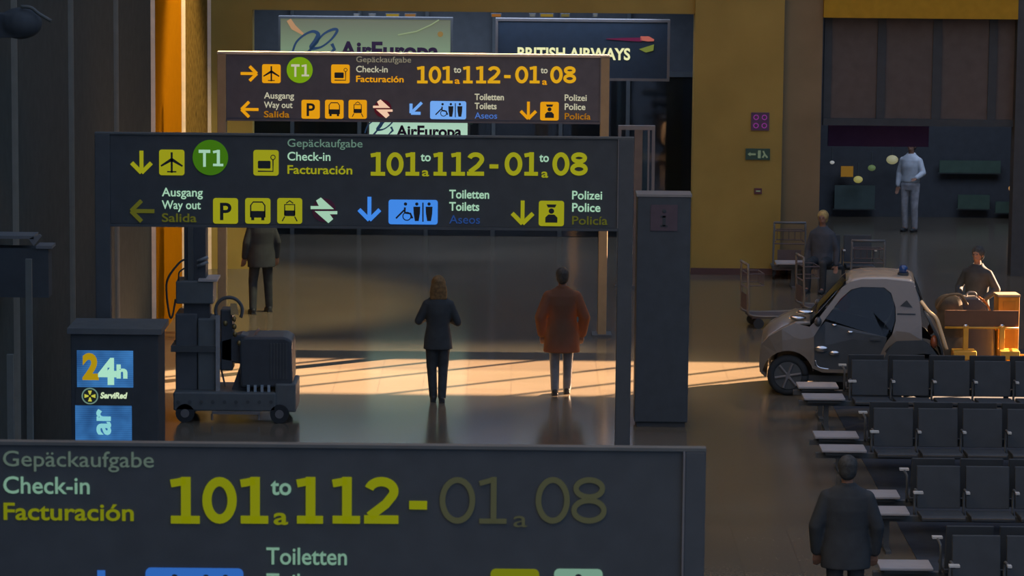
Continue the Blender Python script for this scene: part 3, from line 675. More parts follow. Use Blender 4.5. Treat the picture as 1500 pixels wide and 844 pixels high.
for yy in (378, 385):
    a, b_ = mq(288, yy+6), mq(304, yy); MB().tube([(a[0], .08, a[1]), (b_[0], .08, b_[1])], .022).build('lever', mat('lever_grey', (.22, .25, .26), .4), t, True)
def pt(px, py, y): a = mq(px, py); return (a[0], y, a[1])
MB().tube(smooth([pt(272, 381, .1), pt(262, 386, .05), pt(246, 408, 0), pt(244, 430, 0), pt(248, 462, .02), pt(252, 464, .05), pt(256, 440, .1)]), .013, 6).build('hose', M_rubber, t, True)
MB().tube(smooth([pt(270, 394, .1), pt(262, 400, .05), pt(261, 412, .05)]), .01, 6).build('hose', M_rubber, t, True)
# turntable, ram and engine block to the right
mbox(MB(), 316, 322, 462, 574, .0, .06).build('ram', M_chrome, t)
M_brass = mat('dull_brass', (.22, .17, .07), .35, .6)
cen = mq(335, 456); MB().ring((cen[0], .05, cen[1]), .17, .022, a0=-30, a1=200).build('hand_ring', M_dark, t, True)
MB().prism([mq(337, 446), mq(346, 446), mq(349, 462), mq(338, 462)], .03, .08).build('lamp_shell', mat('lamp_amber', (.45, .32, .14), .35), t)
for i, (px, py) in enumerate([(343, 468), (343, 479), (344, 490), (350, 503), (330, 474)]):
    a = mq(px, py); MB().ell((a[0], .02, a[1]), (.03, .03, .035)).build('coupling', M_brass, t, True)
mbox(MB(), 322, 340, 455, 545, .1, .4).build('valve_block', M_lift2, t, bevel=.02)
a = [mq(*p) for p in ((322, 500), (352, 492), (392, 500), (392, 540), (350, 535), (322, 530))]
MB().prism(a, .1, .45).build('boom_arm', M_lift2, t, bevel=.02)
a = [mq(*p) for p in ((352, 533), (366, 533), (366, 574), (338, 574))]
MB().prism(a, .12, .5).build('bracket', M_lift2, t)
MB().prism([mq(*p) for p in ((350, 500), (358, 494), (418, 494), (428, 500), (429, 560), (424, 568), (352, 568))], .0, .62).build('engine_housing', M_lift2, t, bevel=.03)
for i in range(6):
    mbox(MB(), 396+i*4.5, 398+i*4.5, 503, 555, -.012, .0).build('louvre', M_dark, t)
for px in (364, 374, 384, 394):
    mbox(MB(), px-2, px+2, 564, 576, -.03, .0).build('fitting', mat('fitting_grey', (.30, .38, .42), .3), t)
MB().tube(smooth([pt(372, 498, .2), pt(374, 490, .2), pt(378, 486, .2)]), .018).build('grab_handle', mat('handle_pink', (.4, .25, .18), .4), t, True)
MB().tube([pt(318, 533, .3), pt(327, 572, .3)], .012).build('strut', M_grey, t)
for px in (312, 380):
    MB().tube([pt(px, 604, -.12), pt(px, 613, -.12)], .014).build('outrigger', M_grey, t)
mbox(MB(), 312, 382, 601, 604, -.15, -.1).build('outrigger_bar', M_grey, t)

# ================================================================== PEOPLE
M_skin = mat('skin', (.30, .17, .11), .6)
def hand(mb, wr, d, side, curl=.5, size=1.0):
    d = Vector(d).normalized(); up = Vector((0, 1, 0)) if abs(d.y) < .8 else Vector((0, 0, 1))
    s_ = d.cross(up).normalized(); up = s_.cross(d).normalized(); wr = Vector(wr)
    pc = wr+d*.055*size
    for k in range(4):
        b0 = wr+d*.01*size+s_*(k-1.5)*.012*size; b1 = wr+d*.09*size+s_*(k-1.5)*.021*size
        mb.caps(b0, b1, .016*size, .013*size, 8)
        L = (.036, .042, .040, .030)[k]*size; c = b1; ang = 0
        for j in range(3):
            ang += curl*.75; dd = d*math.cos(ang)+up*math.sin(ang)
            nx = c+dd*L*(1, .7, .55)[j]; mb.caps(c, nx, (.0095-.001*j)*size, (.0088-.001*j)*size, 7); c = nx
    th = wr+d*.02*size+s_*side*.026*size; t1 = th+(d*.55+s_*side*.75+up*.2)*.045*size; t2 = t1+(d*.9+s_*side*.25+up*.3)*.035*size
    mb.caps(th, t1, .015*size, .012*size, 8); mb.caps(t1, t2, .012*size, .009*size, 8)
def person(label, loc, rz, h, coat, legc, hairc, shoec=(.03, .03, .03), hem=.80, hemr=(.2, .15), arms=None, legs=None, seat=False,
           wide=1.0, hair='short', collar=True, coat_rough=.8, name='person', skirt=0, fine=.008, leg_rough=.8, sleeve=.055, sheen=None):
    t = thing(name, label, 'person', loc, rz); t.scale = (h/1.75,)*3
    legs = legs or [((-.095, 0, .90), (-.10, .02, .49), (-.10, -.02, .085)), ((.095, 0, .90), (.10, .02, .49), (.10, -.02, .085))]
    dz = 0
    if seat:
        legs = [((-.095, 0, .50), (-.13, .44, .50), (-.13, .42, .085)), ((.095, 0, .50), (.13, .44, .50), (.13, .42, .085))]; dz = -.42
    arms = arms or [((-.17, 0, 1.365), (-.25, -.03, 1.10), (-.26, .05, .86)), ((.17, 0, 1.365), (.25, -.03, 1.10), (.26, .05, .86))]
    arms = [(Vector((a[0][0]*.92, a[0][1], min(a[0][2], 1.365))),)+tuple(a[1:]) for a in arms]
    arms = [tuple(Vector(p)+Vector((0, 0, dz)) for p in a) for a in arms]
    Z = lambda z: z+dz
    # body: torso, neck, head, arms, hands and legs as one surface
    b = MB()
    b.loft([(0, 0, Z(.84), .13, .09), (0, 0, Z(.92), .155, .11), (0, 0, Z(1.06), .13, .095), (0, 0, Z(1.25), .16, .11), (0, 0, Z(1.38), .175, .10), (0, 0, Z(1.45), .12, .08), (0, 0, Z(1.49), .06, .06)])
    b.caps((0, -.01, Z(1.44)), (0, .01, Z(1.57)), .056, .052)
    b.ell((0, .005, Z(1.655)), (.074, .094, .098)).ell((0, .03, Z(1.60)), (.056, .066, .07)).ell((0, .062, Z(1.572)), (.028, .028, .024))
    b.caps((0, .095, Z(1.655)), (0, .113, Z(1.625)), .008, .013, 8)
    for s_ in (-1, 1):
        b.ell((s_*.077, -.002, Z(1.635)), (.010, .020, .031)); b.ell((s_*.028, .088, Z(1.67)), (.022, .012, .008))
    b.ell((0, .096, Z(1.592)), (.024, .01, .006)).ell((0, .094, Z(1.581)), (.02, .01, .006))
    for k, (sh_, el, wr) in enumerate(arms):
        b.caps(sh_, el, .050, .042); b.caps(el, wr, .041, .028); b.caps((0, 0, Z(1.38)), sh_, .06, .05)
        hand(b, wr, Vector(wr)-Vector(el), (1 if k == 0 else -1), .35 if not seat else .5)
    for hp, kn, an in legs:
        b.caps(hp, kn, .082, .055); b.caps(kn, an, .054, .036); b.caps(an, Vector(an)+Vector((0, .10, -.045)), .034, .028)
    b.remesh('body', M_skin, t, fine, 3)
    for s_ in (-1, 1):
        e = MB().ell((s_*.028, .094, Z(1.655)), (.012, .010, .009), 10, 7).build('eye', mat('eye_dark', (.05, .04, .04), .3), t, True)
    # trousers
    b = MB()
    for hp, kn, an in legs:
        b.caps(hp, kn, .097, .072); b.caps(kn, Vector(an)+Vector((0, 0, .0)), .070, .058)
    if seat: b.ell((0, -.0, Z(.95)), (.18, .14, .11))
    else: b.loft([(0, 0, Z(.80), .15, .11), (0, 0, Z(.90), .175, .125), (0, 0, Z(1.02), .155, .115)])
    b.remesh('trousers', mat('trousers_%s' % label[:22], legc, leg_rough, var=.2, scale=12, spec=.3 if leg_rough < .6 else .1), t, .011, 3)
    # shoes
    for hp, kn, an in legs:
        a = Vector(an); b = MB(); fy = a.y
        b.ell((a.x, fy-.01, a.z-.03), (.046, .06, .055)).ell((a.x, fy+.09, a.z-.045), (.045, .10, .038)).box(a.x-.04, a.x+.04, fy-.06, fy+.16, a.z-.085, a.z-.06)
        b.remesh('shoe', mat('shoe_leather', shoec, .45), t, .009, 3)
    # coat or jacket
    b = MB(); hx, hy = hemr
    if seat: secs = [(0, 0, Z(.90), .20, .15), (0, 0, Z(1.06), .175, .13), (0, 0, Z(1.26), .20, .14), (0, 0, Z(1.38), .205, .125), (0, 0, Z(1.45), .15, .10), (0, 0, Z(1.50), .075, .075)]
    else: secs = [(0, 0, hem, hx, hy), (0, 0, (hem+1.05)/2, (hx+.17*wide)/2+.012, (hy+.13)/2), (0, 0, 1.08, .172*wide, .128), (0, 0, 1.26, .195*wide, .14), (0, 0, 1.38, .20*wide, .125), (0, 0, 1.45, .145*wide, .10), (0, 0, 1.50, .075, .075)]
    b.loft(secs, 28)
    for sh_, el, wr in arms:
        wr2 = Vector(el)+(Vector(wr)-Vector(el))*.93
        b.caps((sh_[0]*.35, 0, Z(1.425)), sh_, .055, sleeve+.012)
        b.caps(sh_, el, sleeve+.012, sleeve+.004); b.caps(el, wr2, sleeve+.004, sleeve-.008)
    if collar: b.tube(smooth([(0, -.075, Z(1.505)), (-.07, -.02, Z(1.50)), (-.05, .06, Z(1.47)), (0, .10, Z(1.40))]), .018, 8).tube(smooth([(0, -.075, Z(1.505)), (.07, -.02, Z(1.50)), (.05, .06, Z(1.47)), (0, .10, Z(1.40))]), .018, 8)
    co = b.remesh('coat' if hem < .75 and not seat else 'jacket', mat('coat_%s' % label[:22], coat, coat_rough, var=.15, scale=7, bump=.15, spec=.1), t, .012, 4)
    if sheen:
        p_ = co.data.materials[0].node_tree.nodes['Principled BSDF']; nt_ = co.data.materials[0].node_tree; tr_ = nt_.nodes.new('ShaderNodeBsdfTranslucent'); tr_.inputs[0].default_value = sheen+(1,); ms_ = nt_.nodes.new('ShaderNodeMixShader'); ms_.inputs[0].default_value = .38; nt_.links.new(p_.outputs[0], ms_.inputs[1]); nt_.links.new(tr_.outputs[0], ms_.inputs[2]); nt_.links.new(ms_.outputs[0], nt_.nodes['Material Output'].inputs[0])
    # hair
    b = MB(); b.ell((0, -.014, Z(1.678)), (.096, .106, .102)).ell((0, -.035, Z(1.63)), (.088, .082, .092))
    if hair == 'long':
        b.loft([(0, -.055, Z(1.44), .118, .045), (0, -.05, Z(1.53), .122, .06), (0, -.04, Z(1.62), .112, .08), (0, -.03, Z(1.70), .08, .075)])
        for s_ in (-1, 1): b.caps((s_*.07, .0, Z(1.68)), (s_*.085, .0, Z(1.50)), .03, .024)
    b.remesh('hair', mat('hair_%s' % label[:22], hairc, .7, var=.35, scale=30), t, .009, 2)
    # face side of the cap of hair is cut back by a forehead piece
    return t
DK = (.035, .035, .035)
g = G(641, 588)
person('person in dark trouser suit with shoulder length hair, back turned, reading with bent arms', g, R(4), 1.66, DK, DK, (.16, .10, .04), hem=.74, hemr=(.205, .14), hair='long', wide=.93,
       arms=[((-.17, 0, 1.39), (-.27, .02, 1.13), (-.13, .26, 1.16)), ((.17, 0, 1.39), (.275, .02, 1.11), (.12, .26, 1.14))],
       legs=[((-.085, 0, .88), (-.085, .03, .48), (-.06, .0, .085)), ((.085, 0, .88), (.075, .0, .49), (.055, -.10, .085))], fine=.007)
g = G(822, 578)
person('person in loose orange brown coat and grey jeans walking away', g, R(3), 1.70, (.10, .064, .045), (.17, .19, .22), (.035, .03, .025), hem=.60, hemr=(.255, .19), wide=1.15, leg_rough=.35,
       arms=[((-.20, 0, 1.38), (-.30, -.03, 1.08), (-.27, .04, .84)), ((.20, 0, 1.38), (.31, -.03, 1.08), (.28, .04, .84))],
       legs=[((-.09, 0, .90), (-.095, .02, .49), (-.09, -.04, .085)), ((.09, 0, .90), (.09, .04, .49), (.085, .08, .085))], sleeve=.075, fine=.007, sheen=(.85, .42, .02))
g = G(1236, 938)
person('person in dark jacket seen from behind, nearest the camera at lower right', g, R(-3), 1.74, DK, DK, (.035, .033, .03), hem=.70, hemr=(.235, .16), wide=1.18, sleeve=.068,
       arms=[((-.20, 0, 1.40), (-.285, -.02, 1.10), (-.27, .06, .84)), ((.20, 0, 1.40), (.285, -.02, 1.10), (.27, .06, .84))], fine=.007)
g = G(383, 458)
person('dark figure striding in the gloom below the left half of the middle sign', g, R(20), 1.76, DK, (.03, .03, .03), (.035, .03, .03), hem=.72, hemr=(.22, .16), wide=1.15,
       legs=[((-.09, 0, .90), (-.13, .02, .49), (-.17, -.12, .085)), ((.09, 0, .90), (.12, .06, .49), (.14, .06, .085))], fine=.009)
g = G(1334, 362)
person('person in white clothes standing inside the shop behind the window', P(1332, 362, 64.5)*Vector((1, 1, 0)) if False else Vector((P(1332, 340, 64.5).x, 64.5, 0)), R(150), 1.74, (.55, .62, .66), (.42, .45, .48), (.04, .035, .03), hem=.95, hemr=(.18, .13), fine=.01,
       arms=[((-.185, 0, 1.41), (-.26, .02, 1.14), (-.2, .2, 1.05)), ((.185, 0, 1.41), (.25, -.03, 1.12), (.24, .05, .87))])
g = G(1203, 425)
person('seated person with fair hair and dark coat left of the shop opening', g, R(160), 1.72, (.055, .055, .06), DK, (.42, .32, .12), seat=True, fine=.01)
g = G(1436, 549)
person('person in dark jacket standing behind the yellow luggage rack at right', g+Vector((.05, .95, 0)), R(150), 1.68, (.05, .048, .045), DK, (.13, .11, .09), hem=.78, fine=.009,
       arms=[((-.19, 0, 1.41), (-.30, -.03, 1.14), (-.2, .2, 1.02)), ((.19, 0, 1.41), (.30, -.03, 1.14), (.2, .2, 1.02))])

# ================================================================== SMALL POLICE CAR
def build_car(loc, rz):
    t = thing('compact_car', 'very small two seat car with pale body shell and blue beacon parked in the hall', 'car', loc, rz)
    M_shell = mat('car_shell', (.20, .17, .125), .3, spec=.5, coat=.6, var=.03)
    M_body = mat('car_dark_panel', (.05, .05, .05), .35, spec=.3, coat=.3)
    M_gl = glass('car_glass', (.45, .5, .5))
    # local: x = -1.25 (nose) .. 1.25 (tail), +y away from the camera side
    def q(px, py): return ((px-1105)/290*2.5-1.25, (583-py)/111.0)
    HW = .755
    def bend(me, off=0):                               # tumblehome: side leans in above the belt line, nose and tail round in
        for v in me.vertices:
            z = v.co.z; s_ = 1-.17*max(0, (z-.85)/.7)**1.2 - .02*max(0, (.5-z)/.5)
            x = v.co.x; e = abs(x)/1.25; s_ *= 1-.10*max(0, (e-.72)/.28)**2
            v.co.y *= s_
    def plate(name, outer, holes, m, thick=.04, inset=0, par=t, side=(-1, 1)):
        obs = []
        for s_ in side:
            bm = bmesh.new(); es = []
            for loop in [outer]+holes:
                vs = [bm.verts.new((x, 0, z)) for x, z in loop]
                es += [bm.edges.new((vs[i], vs[(i+1) % len(vs)])) for i in range(len(vs))]
            bmesh.ops.triangle_fill(bm, edges=es, use_beauty=True)
            bmesh.ops.subdivide_edges(bm, edges=[e for e in bm.edges if e.calc_length() > .25], cuts=1)
            ret = bmesh.ops.extrude_face_region(bm, geom=list(bm.faces))
            for v in [g_ for g_ in ret['geom'] if isinstance(g_, bmesh.types.BMVert)]: v.co.y += thick
            for v in bm.verts: v.co.y = s_*(HW-inset-thick+v.co.y)
            bmesh.ops.recalc_face_normals(bm, faces=bm.faces)
            me = bpy.data.meshes.new(name); bm.to_mesh(me); bm.free(); bend(me); me.materials.append(m)
            o = bpy.data.objects.new(name, me); C.objects.link(o); o.parent = par; obs.append(o)
        return obs
    def arc(cx, cz, r, a0, a1, n=12): return [(cx+r*math.cos(R(a0+(a1-a0)*i/n)), cz+r*math.sin(R(a0+(a1-a0)*i/n))) for i in range(n+1)]
    fx, rx, wz, wr = q(1151, 0)[0], q(1151, 0)[0]+1.81, .275, .275
    win = [q(*p) for p in ((1208, 466), (1232, 436), (1247, 423), (1262, 419), (1296, 419), (1307, 427), (1314, 446), (1315, 466), (1309, 484), (1300, 492))]
    # pale shell side frame: roof rail, windscreen pillar and broad rear pillar
    outer = [q(*p) for p in ((1183, 478), (1196, 466), (1215, 442), (1232, 420), (1244, 411), (1262, 407), (1300, 406), (1336, 409), (1344, 413), (1352, 440), (1356, 470), (1357, 494), (1318, 496), (1306, 508), (1297, 526), (1290, 546), (1205, 546), (1189, 540), (1186, 510))]
    hole = [q(*p) for p in ((1190, 492), (1192, 536), (1208, 541), (1284, 541), (1292, 520), (1301, 500))]+[q(*p) for p in ((1311, 486), (1316, 466), (1315, 446), (1308, 426), (1297, 418), (1262, 418), (1246, 422), (1230, 436), (1206, 467))]
    for o in plate('side_frame', outer, [hole], M_shell, .05): pass
    em = MB().prism([q(1322, 444), q(1332, 435), q(1341, 446)], -HW*.93-.012, -HW*.93).build('emblem', M_body, t)
    MB().prism([q(1318, 455), q(1346, 455), q(1346, 457), q(1318, 457)], -HW*.94-.012, -HW*.94).build('stripe', M_body, t)
    # doors with glass
    dl = [q(*p) for p in ((1190, 490), (1192, 536), (1208, 541), (1284, 541), (1292, 520), (1301, 500), (1303, 491), (1207, 470))]
    for o in plate('door', dl, [], M_body, .05, .015):
        s_ = -1 if sum(v.co.y for v in o.data.vertices) < 0 else 1
        MB().cbox((q(1285, 0)[0], s_*(HW+.0), .80), (.14, .03, .03)).build('door_handle', M_body, o)
        MB().tube(smooth([(q(1193, 0)[0], s_*(HW-.02), q(0, 528)[1]), (q(1198, 0)[0], s_*(HW-.015), q(0, 538)[1]), (q(1215, 0)[0], s_*(HW-.015), q(0, 541)[1])]), .012).build('sill_trim', M_chrome, o, True)
    plate('side_window', win, [], M_gl, .012, .02)
    # fenders
    fr = [q(1107, 522), q(1109, 506), q(1120, 494), q(1140, 482), q(1160, 473), q(1183, 478), q(1186, 510), q(1189, 540)]+[(fx+x_, z_) for x_, z_ in [(p[0]-fx, p[1]) for p in arc(fx, wz, wr+.07, 12, 168)]]+[q(1110, 552), q(1106, 540)]
    plate('front_fender', fr, [], M_shell, .06)
    rr = [q(1300, 512), q(1308, 503), q(1318, 496), q(1357, 494), q(1368, 500), q(1384, 520), q(1394, 545), q(1394, 556)]+arc(rx, wz, wr+.07, 12, 168)+[q(1290, 546)]
    plate('rear_fender', rr, [], M_body, .06)
    # width-wise shells
    def sheet(name, prof, m, thick=.03, wf=.985, n=8):
        rings = []; k = len(prof)
        vs = []; fs = []
        for j in range(n+1):
            u = -1+2*j/n
            for i, (x, z) in enumerate(prof): vs.append((x, u*(HW-.01)*wf, z+.035*(1-u*u)*(1 if z > .8 else .3)))
        for j in range(n):
            for i in range(k-1): a = j*k+i; fs.append([a, a+1, a+k+1, a+k])
        me = bpy.data.meshes.new(name); me.from_pydata(vs, [], fs); bend(me); me.materials.append(m)
        for p in me.polygons: p.use_smooth = True
        o = bpy.data.objects.new(name, me); C.objects.link(o); o.parent = t
        sm = o.modifiers.new('s', 'SOLIDIFY'); sm.thickness = thick; sm.offset = -1
        return o
    sheet('roof', [q(*p) for p in ((1238, 414), (1250, 409), (1270, 406), (1300, 405.5), (1336, 408), (1344, 412))], mat('car_roof_lit', (.38, .36, .31), .25, spec=.5, coat=.5))  # roof paler than the shell: highlight put into its colour
    sheet('windscreen', [q(*p) for p in ((1184, 473), (1200, 456), (1218, 436), (1238, 415))], M_gl, .01, .93)
    sheet('bonnet', [q(*p) for p in ((1110, 506), (1120, 495), (1140, 483), (1162, 473), (1184, 472))], M_shell)
    sheet('front_bumper', [q(*p) for p in ((1116, 556), (1107, 548), (1106, 530), (1107, 518), (1110, 506))], M_shell)
    sheet('rear_window', [q(*p) for p in ((1344, 413), (1353, 432), (1361, 452))], M_gl, .01, .93)
    sheet('tailgate', [q(*p) for p in ((1361, 451), (1372, 470), (1384, 492), (1390, 510), (1392, 520))], M_body)
    sheet('rear_bumper', [q(*p) for p in ((1392, 519), (1396, 532), (1394, 548), (1388, 556))], mat('bumper_pale', (.20, .17, .12), .3, coat=.5))
    MB().box(-1.1, 1.15, -.66, .66, .2, .28).build('floor_pan', M_black, t)
    for s_ in (-1, 1):
        for cx in (fx, rx):
            wh = thing_part = MB().ring((cx, s_*.66, wz), wr-.055, .058, n=30, m=10).build('wheel', M_rubber, t, True)
            MB().disc((cx, s_*.67, wz), wr-.09, 'y', .09, 26).build('rim', M_dark, wh)
            mb = MB()
            for k in range(6):
                a = R(60*k+10); mb.tube([(cx+.03*math.cos(a), s_*.72, wz+.03*math.sin(a)), (cx+(wr-.1)*math.cos(a), s_*.725, wz+(wr-.1)*math.sin(a))], .018, 6)
            mb.disc((cx, s_*.72, wz), .045, 'y', .02, 14).build('spokes', M_grey, wh)
        a = q(1128, 497); MB().ell((a[0]+.02, s_*.56, a[1]), (.09, .10, .06)).build('headlight', mat('lamp_glass', (.6, .6, .5), .1, coat=1), t, True)
        a = q(1377, 498); MB().ell((a[0]-.01, s_*.62, a[1]), (.05, .07, .09)).build('tail_light', mat('tail_red', (.35, .10, .04), .15, coat=1), t, True)
        a = q(1366, 503)
        mm = MB().tube([(q(1196, 0)[0], s_*.70, .98), (q(1194, 0)[0], s_*.86, 1.02)], .02).build('mirror_arm', M_body, t)
        MB().ell((q(1196, 0)[0], s_*.90, 1.04), (.05, .09, .065)).build('mirror', M_body, mm, True)
    for yy in (-.34, .34):
        se = MB().box(.1, .55, yy-.24, yy+.24, .38, .52).build('seat', M_black, t, bevel=.04)
        MB().prism([(.50, .45), (.66, .45), (.78, 1.12), (.66, 1.14)], yy-.23, yy+.23).build('backrest', M_black, se, bevel=.03)
        MB().cbox((.75, yy, 1.22), (.09, .24, .16)).build('headrest', M_black, se, bevel=.03)
    MB().box(-.62, -.3, -.62, .62, .6, .88).build('dashboard', M_black, t, bevel=.04)
    MB().ring((-.22, -.34, .86), .17, .014, axis='x').build('steering_wheel', M_black, t, True)
    a = q(1236, 446)
    MB().ell((a[0], -.40, a[1]), (.09, .07, .13)).build('red_bag', mat('red_cloth', (.35, .02, .02), .7), t, True)
    for px, py, r_ in ((1202, 510, .07), (1222, 516, .055), (1221, 474, .03), (1246, 484, .035)):
        a = q(px, py); MB().ell((a[0], -.775, a[1]), (r_*1.3, .02, r_*.6)).build('trim_boss', M_chrome, t, True)
    for px, py in ((1175, 462), (1164, 471)):
        a = q(px, py); MB().ell((a[0], -.55, a[1]+.03), (.12, .06, .035)).build('wiper_cowl', M_chrome, t, True)
    MB().tube(smooth([(q(1354, 438)[0], -.60, q(1354, 438)[1]), (q(1366, 452)[0], -.66, q(1366, 452)[1]), (q(1378, 462)[0], -.69, q(1378, 462)[1]), (q(1386, 482)[0], -.70, q(1386, 482)[1]), (q(1395, 508)[0], -.70, q(1395, 508)[1])]), .028).build('rear_glint', mat('rear_glint_warm', (.85, .62, .34), .35, .3), t, True)  # added tube drawing the rim highlight along the tail
    bc = q(1327, 406)
    bo = MB().disc((bc[0], -.25, bc[1]+.03), .075, 'z', .04, 18).build('beacon', M_black, t)
    MB().loft([(bc[0], -.25, bc[1]+.05, .065, .065), (bc[0], -.25, bc[1]+.12, .06, .06), (bc[0], -.25, bc[1]+.15, .035, .035)], 18).build('lens', mat('blue_lens', (.02, .07, .22), .1, coat=1), bo, True)
    return t
g0 = G(1252, 583)
build_car((g0.x+.02, g0.y+.75, 0), R(-5))

# ================================================================== LUGGAGE TROLLEYS AND LUGGAGE
def trolley(label, loc, rz, m, cat='trolley', group=None, m2=None):
    t = thing('luggage_trolley', label, cat, loc, rz, group); m2 = m2 or m
    MB().box(-.42, .42, -.27, .27, .16, .19).build('base_tray', m2, t)
    for s_ in (-1, 1):
        MB().tube(smooth([(.44, s_*.27, .2), (-.40, s_*.27, .2), (-.48, s_*.27, .4), (-.50, s_*.26, .98)]), .018).build('side_frame', m, t, True)
        w_ = MB().disc((-.32, s_*.25, .08), .08, 'y', .04, 16).build('wheel', M_rubber, t)
    MB().disc((.34, 0, .08), .08, 'y', .04, 16).build('wheel', M_rubber, t)
    for s_ in (-1, 1): MB().tube([(-.32, s_*.22, .08), (-.32, s_*.22, .17)], .012).build('fork', m, t)
    MB().tube([(.34, .03, .08), (.34, .03, .17)], .012).build('fork', m, t)
    MB().tube([(-.50, -.27, .98), (-.50, .27, .98)], .022).build('handle', m, t, True)
    b = MB()
    for z in (.62, .84): b.tube([(-.49, -.26, z), (-.49, .26, z)], .012, 6)
    for z in (.66, .84): b.tube([(-.48, -.24, z), (-.24, -.22, z), (-.24, .22, z), (-.48, .24, z)], .009, 6)
    for k in range(5): b.tube([(-.24, -.2+.1*k, .66), (-.24, -.2+.1*k, .84)], .006, 5)
    b.build('basket', m2, t)
    MB().box(-.505, -.495, -.2, .2, .28, .52).build('back_panel', m2, t)
    return t
M_tr = mat('trolley_steel', (.17, .155, .12), .35, spec=.5)
M_trd = mat('trolley_dim', (.10, .095, .09), .4, spec=.4)
M_trp = mat('trolley_panel', (.085, .06, .055), .5)
M_try = mat('trolley_yellow', (.45, .25, .03), .4, spec=.4)
mat('trolley_ochre', (.30, .16, .02), .5)
trolley('leftmost steel luggage trolley beyond the front of the car', G(1136, 478), R(8), M_tr, m2=M_trp)
trolley('steel luggage trolley directly beyond the car windscreen, second from the left', G(1216, 466), R(8), M_tr, m2=M_trp)
trolley('dim luggage trolley turned end on, beyond the car roof', G(1268, 436)+Vector((0, .1, 0)), R(88), M_trd, m2=M_trp)
trolley('dim luggage trolley behind the seated fair haired person', G(1160, 402)+Vector((-.1, -.3, 0)), R(88), M_trd, m2=M_trp)
YK_ = 47.0
def kp(px, py): a = P(px, py, YK_); return a.x-kx_, a.z
kx_ = P(1432, 500, YK_).x; ty = Vector((kx_, 47.55, 0))
t = thing('luggage_rack', 'low yellow metal luggage rack with two posts and a rail, right of the car', 'rack', (kx_, YK_, 0))
M_ry = mat('rack_yellow', (.55, .30, .035), .4, spec=.4)
a = kp(1384, 480); b_ = kp(1492, 481); MB().tube([(a[0], 0, a[1]), (b_[0], 0, b_[1])], .016).build('rail', M_ry, t, True)
MB().box(a[0], b_[0], .02, .05, a[1]+.02, a[1]+.24).build('back_board', mat('rack_board', (.13, .07, .04), .5), t)
for px in (1415, 1468):
    c = kp(px, 480); MB().box(c[0]-.035, c[0]+.035, -.03, .03, 0, c[1]+.03).build('post', M_ry, t, bevel=.006)
    MB().ell((c[0]-.01, -.02, c[1]+.03), (.035, .03, .025)).build('cap', M_chrome, t, True)
for p0_, p1_ in ((1394, 1428), (1462, 1491)):
    a = kp(p0_, 524); b_ = kp(p1_, 512); MB().box(a[0], b_[0], -.2, .1, a[1], b_[1]).build('shelf', M_ry, t, bevel=.01)
    MB().box(a[0]+.03, a[0]+.08, -.18, -.13, 0, a[1]).build('leg', M_ry, t)
ty2 = G(1492, 545)+Vector((.25, 0, 0))
trolley('yellow luggage trolley carrying a carton, cut by the right edge of the frame', ty2, R(175), M_try, m2=MATS['trolley_ochre'])
def carton(label, px, py, Y, z0, wd, dp, h, col, strap=True):
    c = P(px, py, Y); t = thing('box', label, 'box', (c.x, Y, z0), R(5))
    MB().box(-wd/2, wd/2, -dp/2, dp/2, 0, h).build('carton', mat('carton_%d' % px, col, .7, var=.2), t, bevel=.01)
    MB().box(-wd/2+.06, wd/2-.06, -dp/2-.006, -dp/2, .06, h-.06).build('label_panel', mat('carton_label_%d' % px, tuple(c_*.8 for c_ in col), .7), t)
    MB().box(-wd/2-.01, wd/2+.01, -dp/2-.01, dp/2+.01, h, h+.03).build('lid', mat('carton_lid', (.25, .22, .15), .4), t)
    return t
p = P(1474, 468, ty2.y); carton('yellow carton standing upright on the yellow trolley at the right edge', 1474, 468, ty2.y, .19, .30, .3, P(1474, 430, ty2.y).z-.22, (.36, .18, .02))
# soft bag and suitcase on the yellow trolley
t = thing('duffel_bag', 'brown duffel bag heaped between the car tail and the standing person', 'bag', (P(1391, 470, 47.3).x, 47.3, 0))
zb_ = P(1393, 462, 47.6).z; 
MB().ell((0, 0, .32), (.28, .24, .32)).ell((.02, 0, .72), (.23, .20, .30)).ell((-.02, 0, .98), (.20, .16, .15)).remesh('bag', mat('bag_cloth', (.06, .042, .026), .8, var=.3, scale=5), t, .02, 6)
MB().tube(smooth([(-.2, -.15, .95), (-.1, -.23, 1.12), (.1, -.23, 1.15), (.22, -.15, 1.0)]), .02).build('strap', mat('strap_tan', (.16, .12, .07), .6), t, True)
t = thing('suitcase', 'dark suitcase with rounded shoulder edged by a warm rim-light tube, behind the yellow rack', 'suitcase', (ty.x+.02, ty.y, 0))
hh = P(1432, 434, ty.y).z
MB().prism([(-.26, 0), (.26, 0), (.30, .2), (.28, hh*.55), (.16, hh*.88), (.02, hh), (-.18, hh), (-.26, hh*.9)], -.14, .14).build('shell', mat('case_dark', (.05, .042, .04), .35, coat=.3), t, bevel=.03)
MB().tube(smooth([(-.12, 0, hh), (-.1, 0, hh+.05), (0, 0, hh+.05), (.02, 0, hh)]), .012).build('handle', M_grey, t, True)
MB().tube(smooth([(.03, -.12, hh+.01), (.17, -.12, hh*.89), (.29, -.12, hh*.56)]), .014).build('rim_light', mat('rim_light_orange', (.4, .14, .03), .3, coat=.6), t, True)  # orange tube painting warm rim light on the shoulder

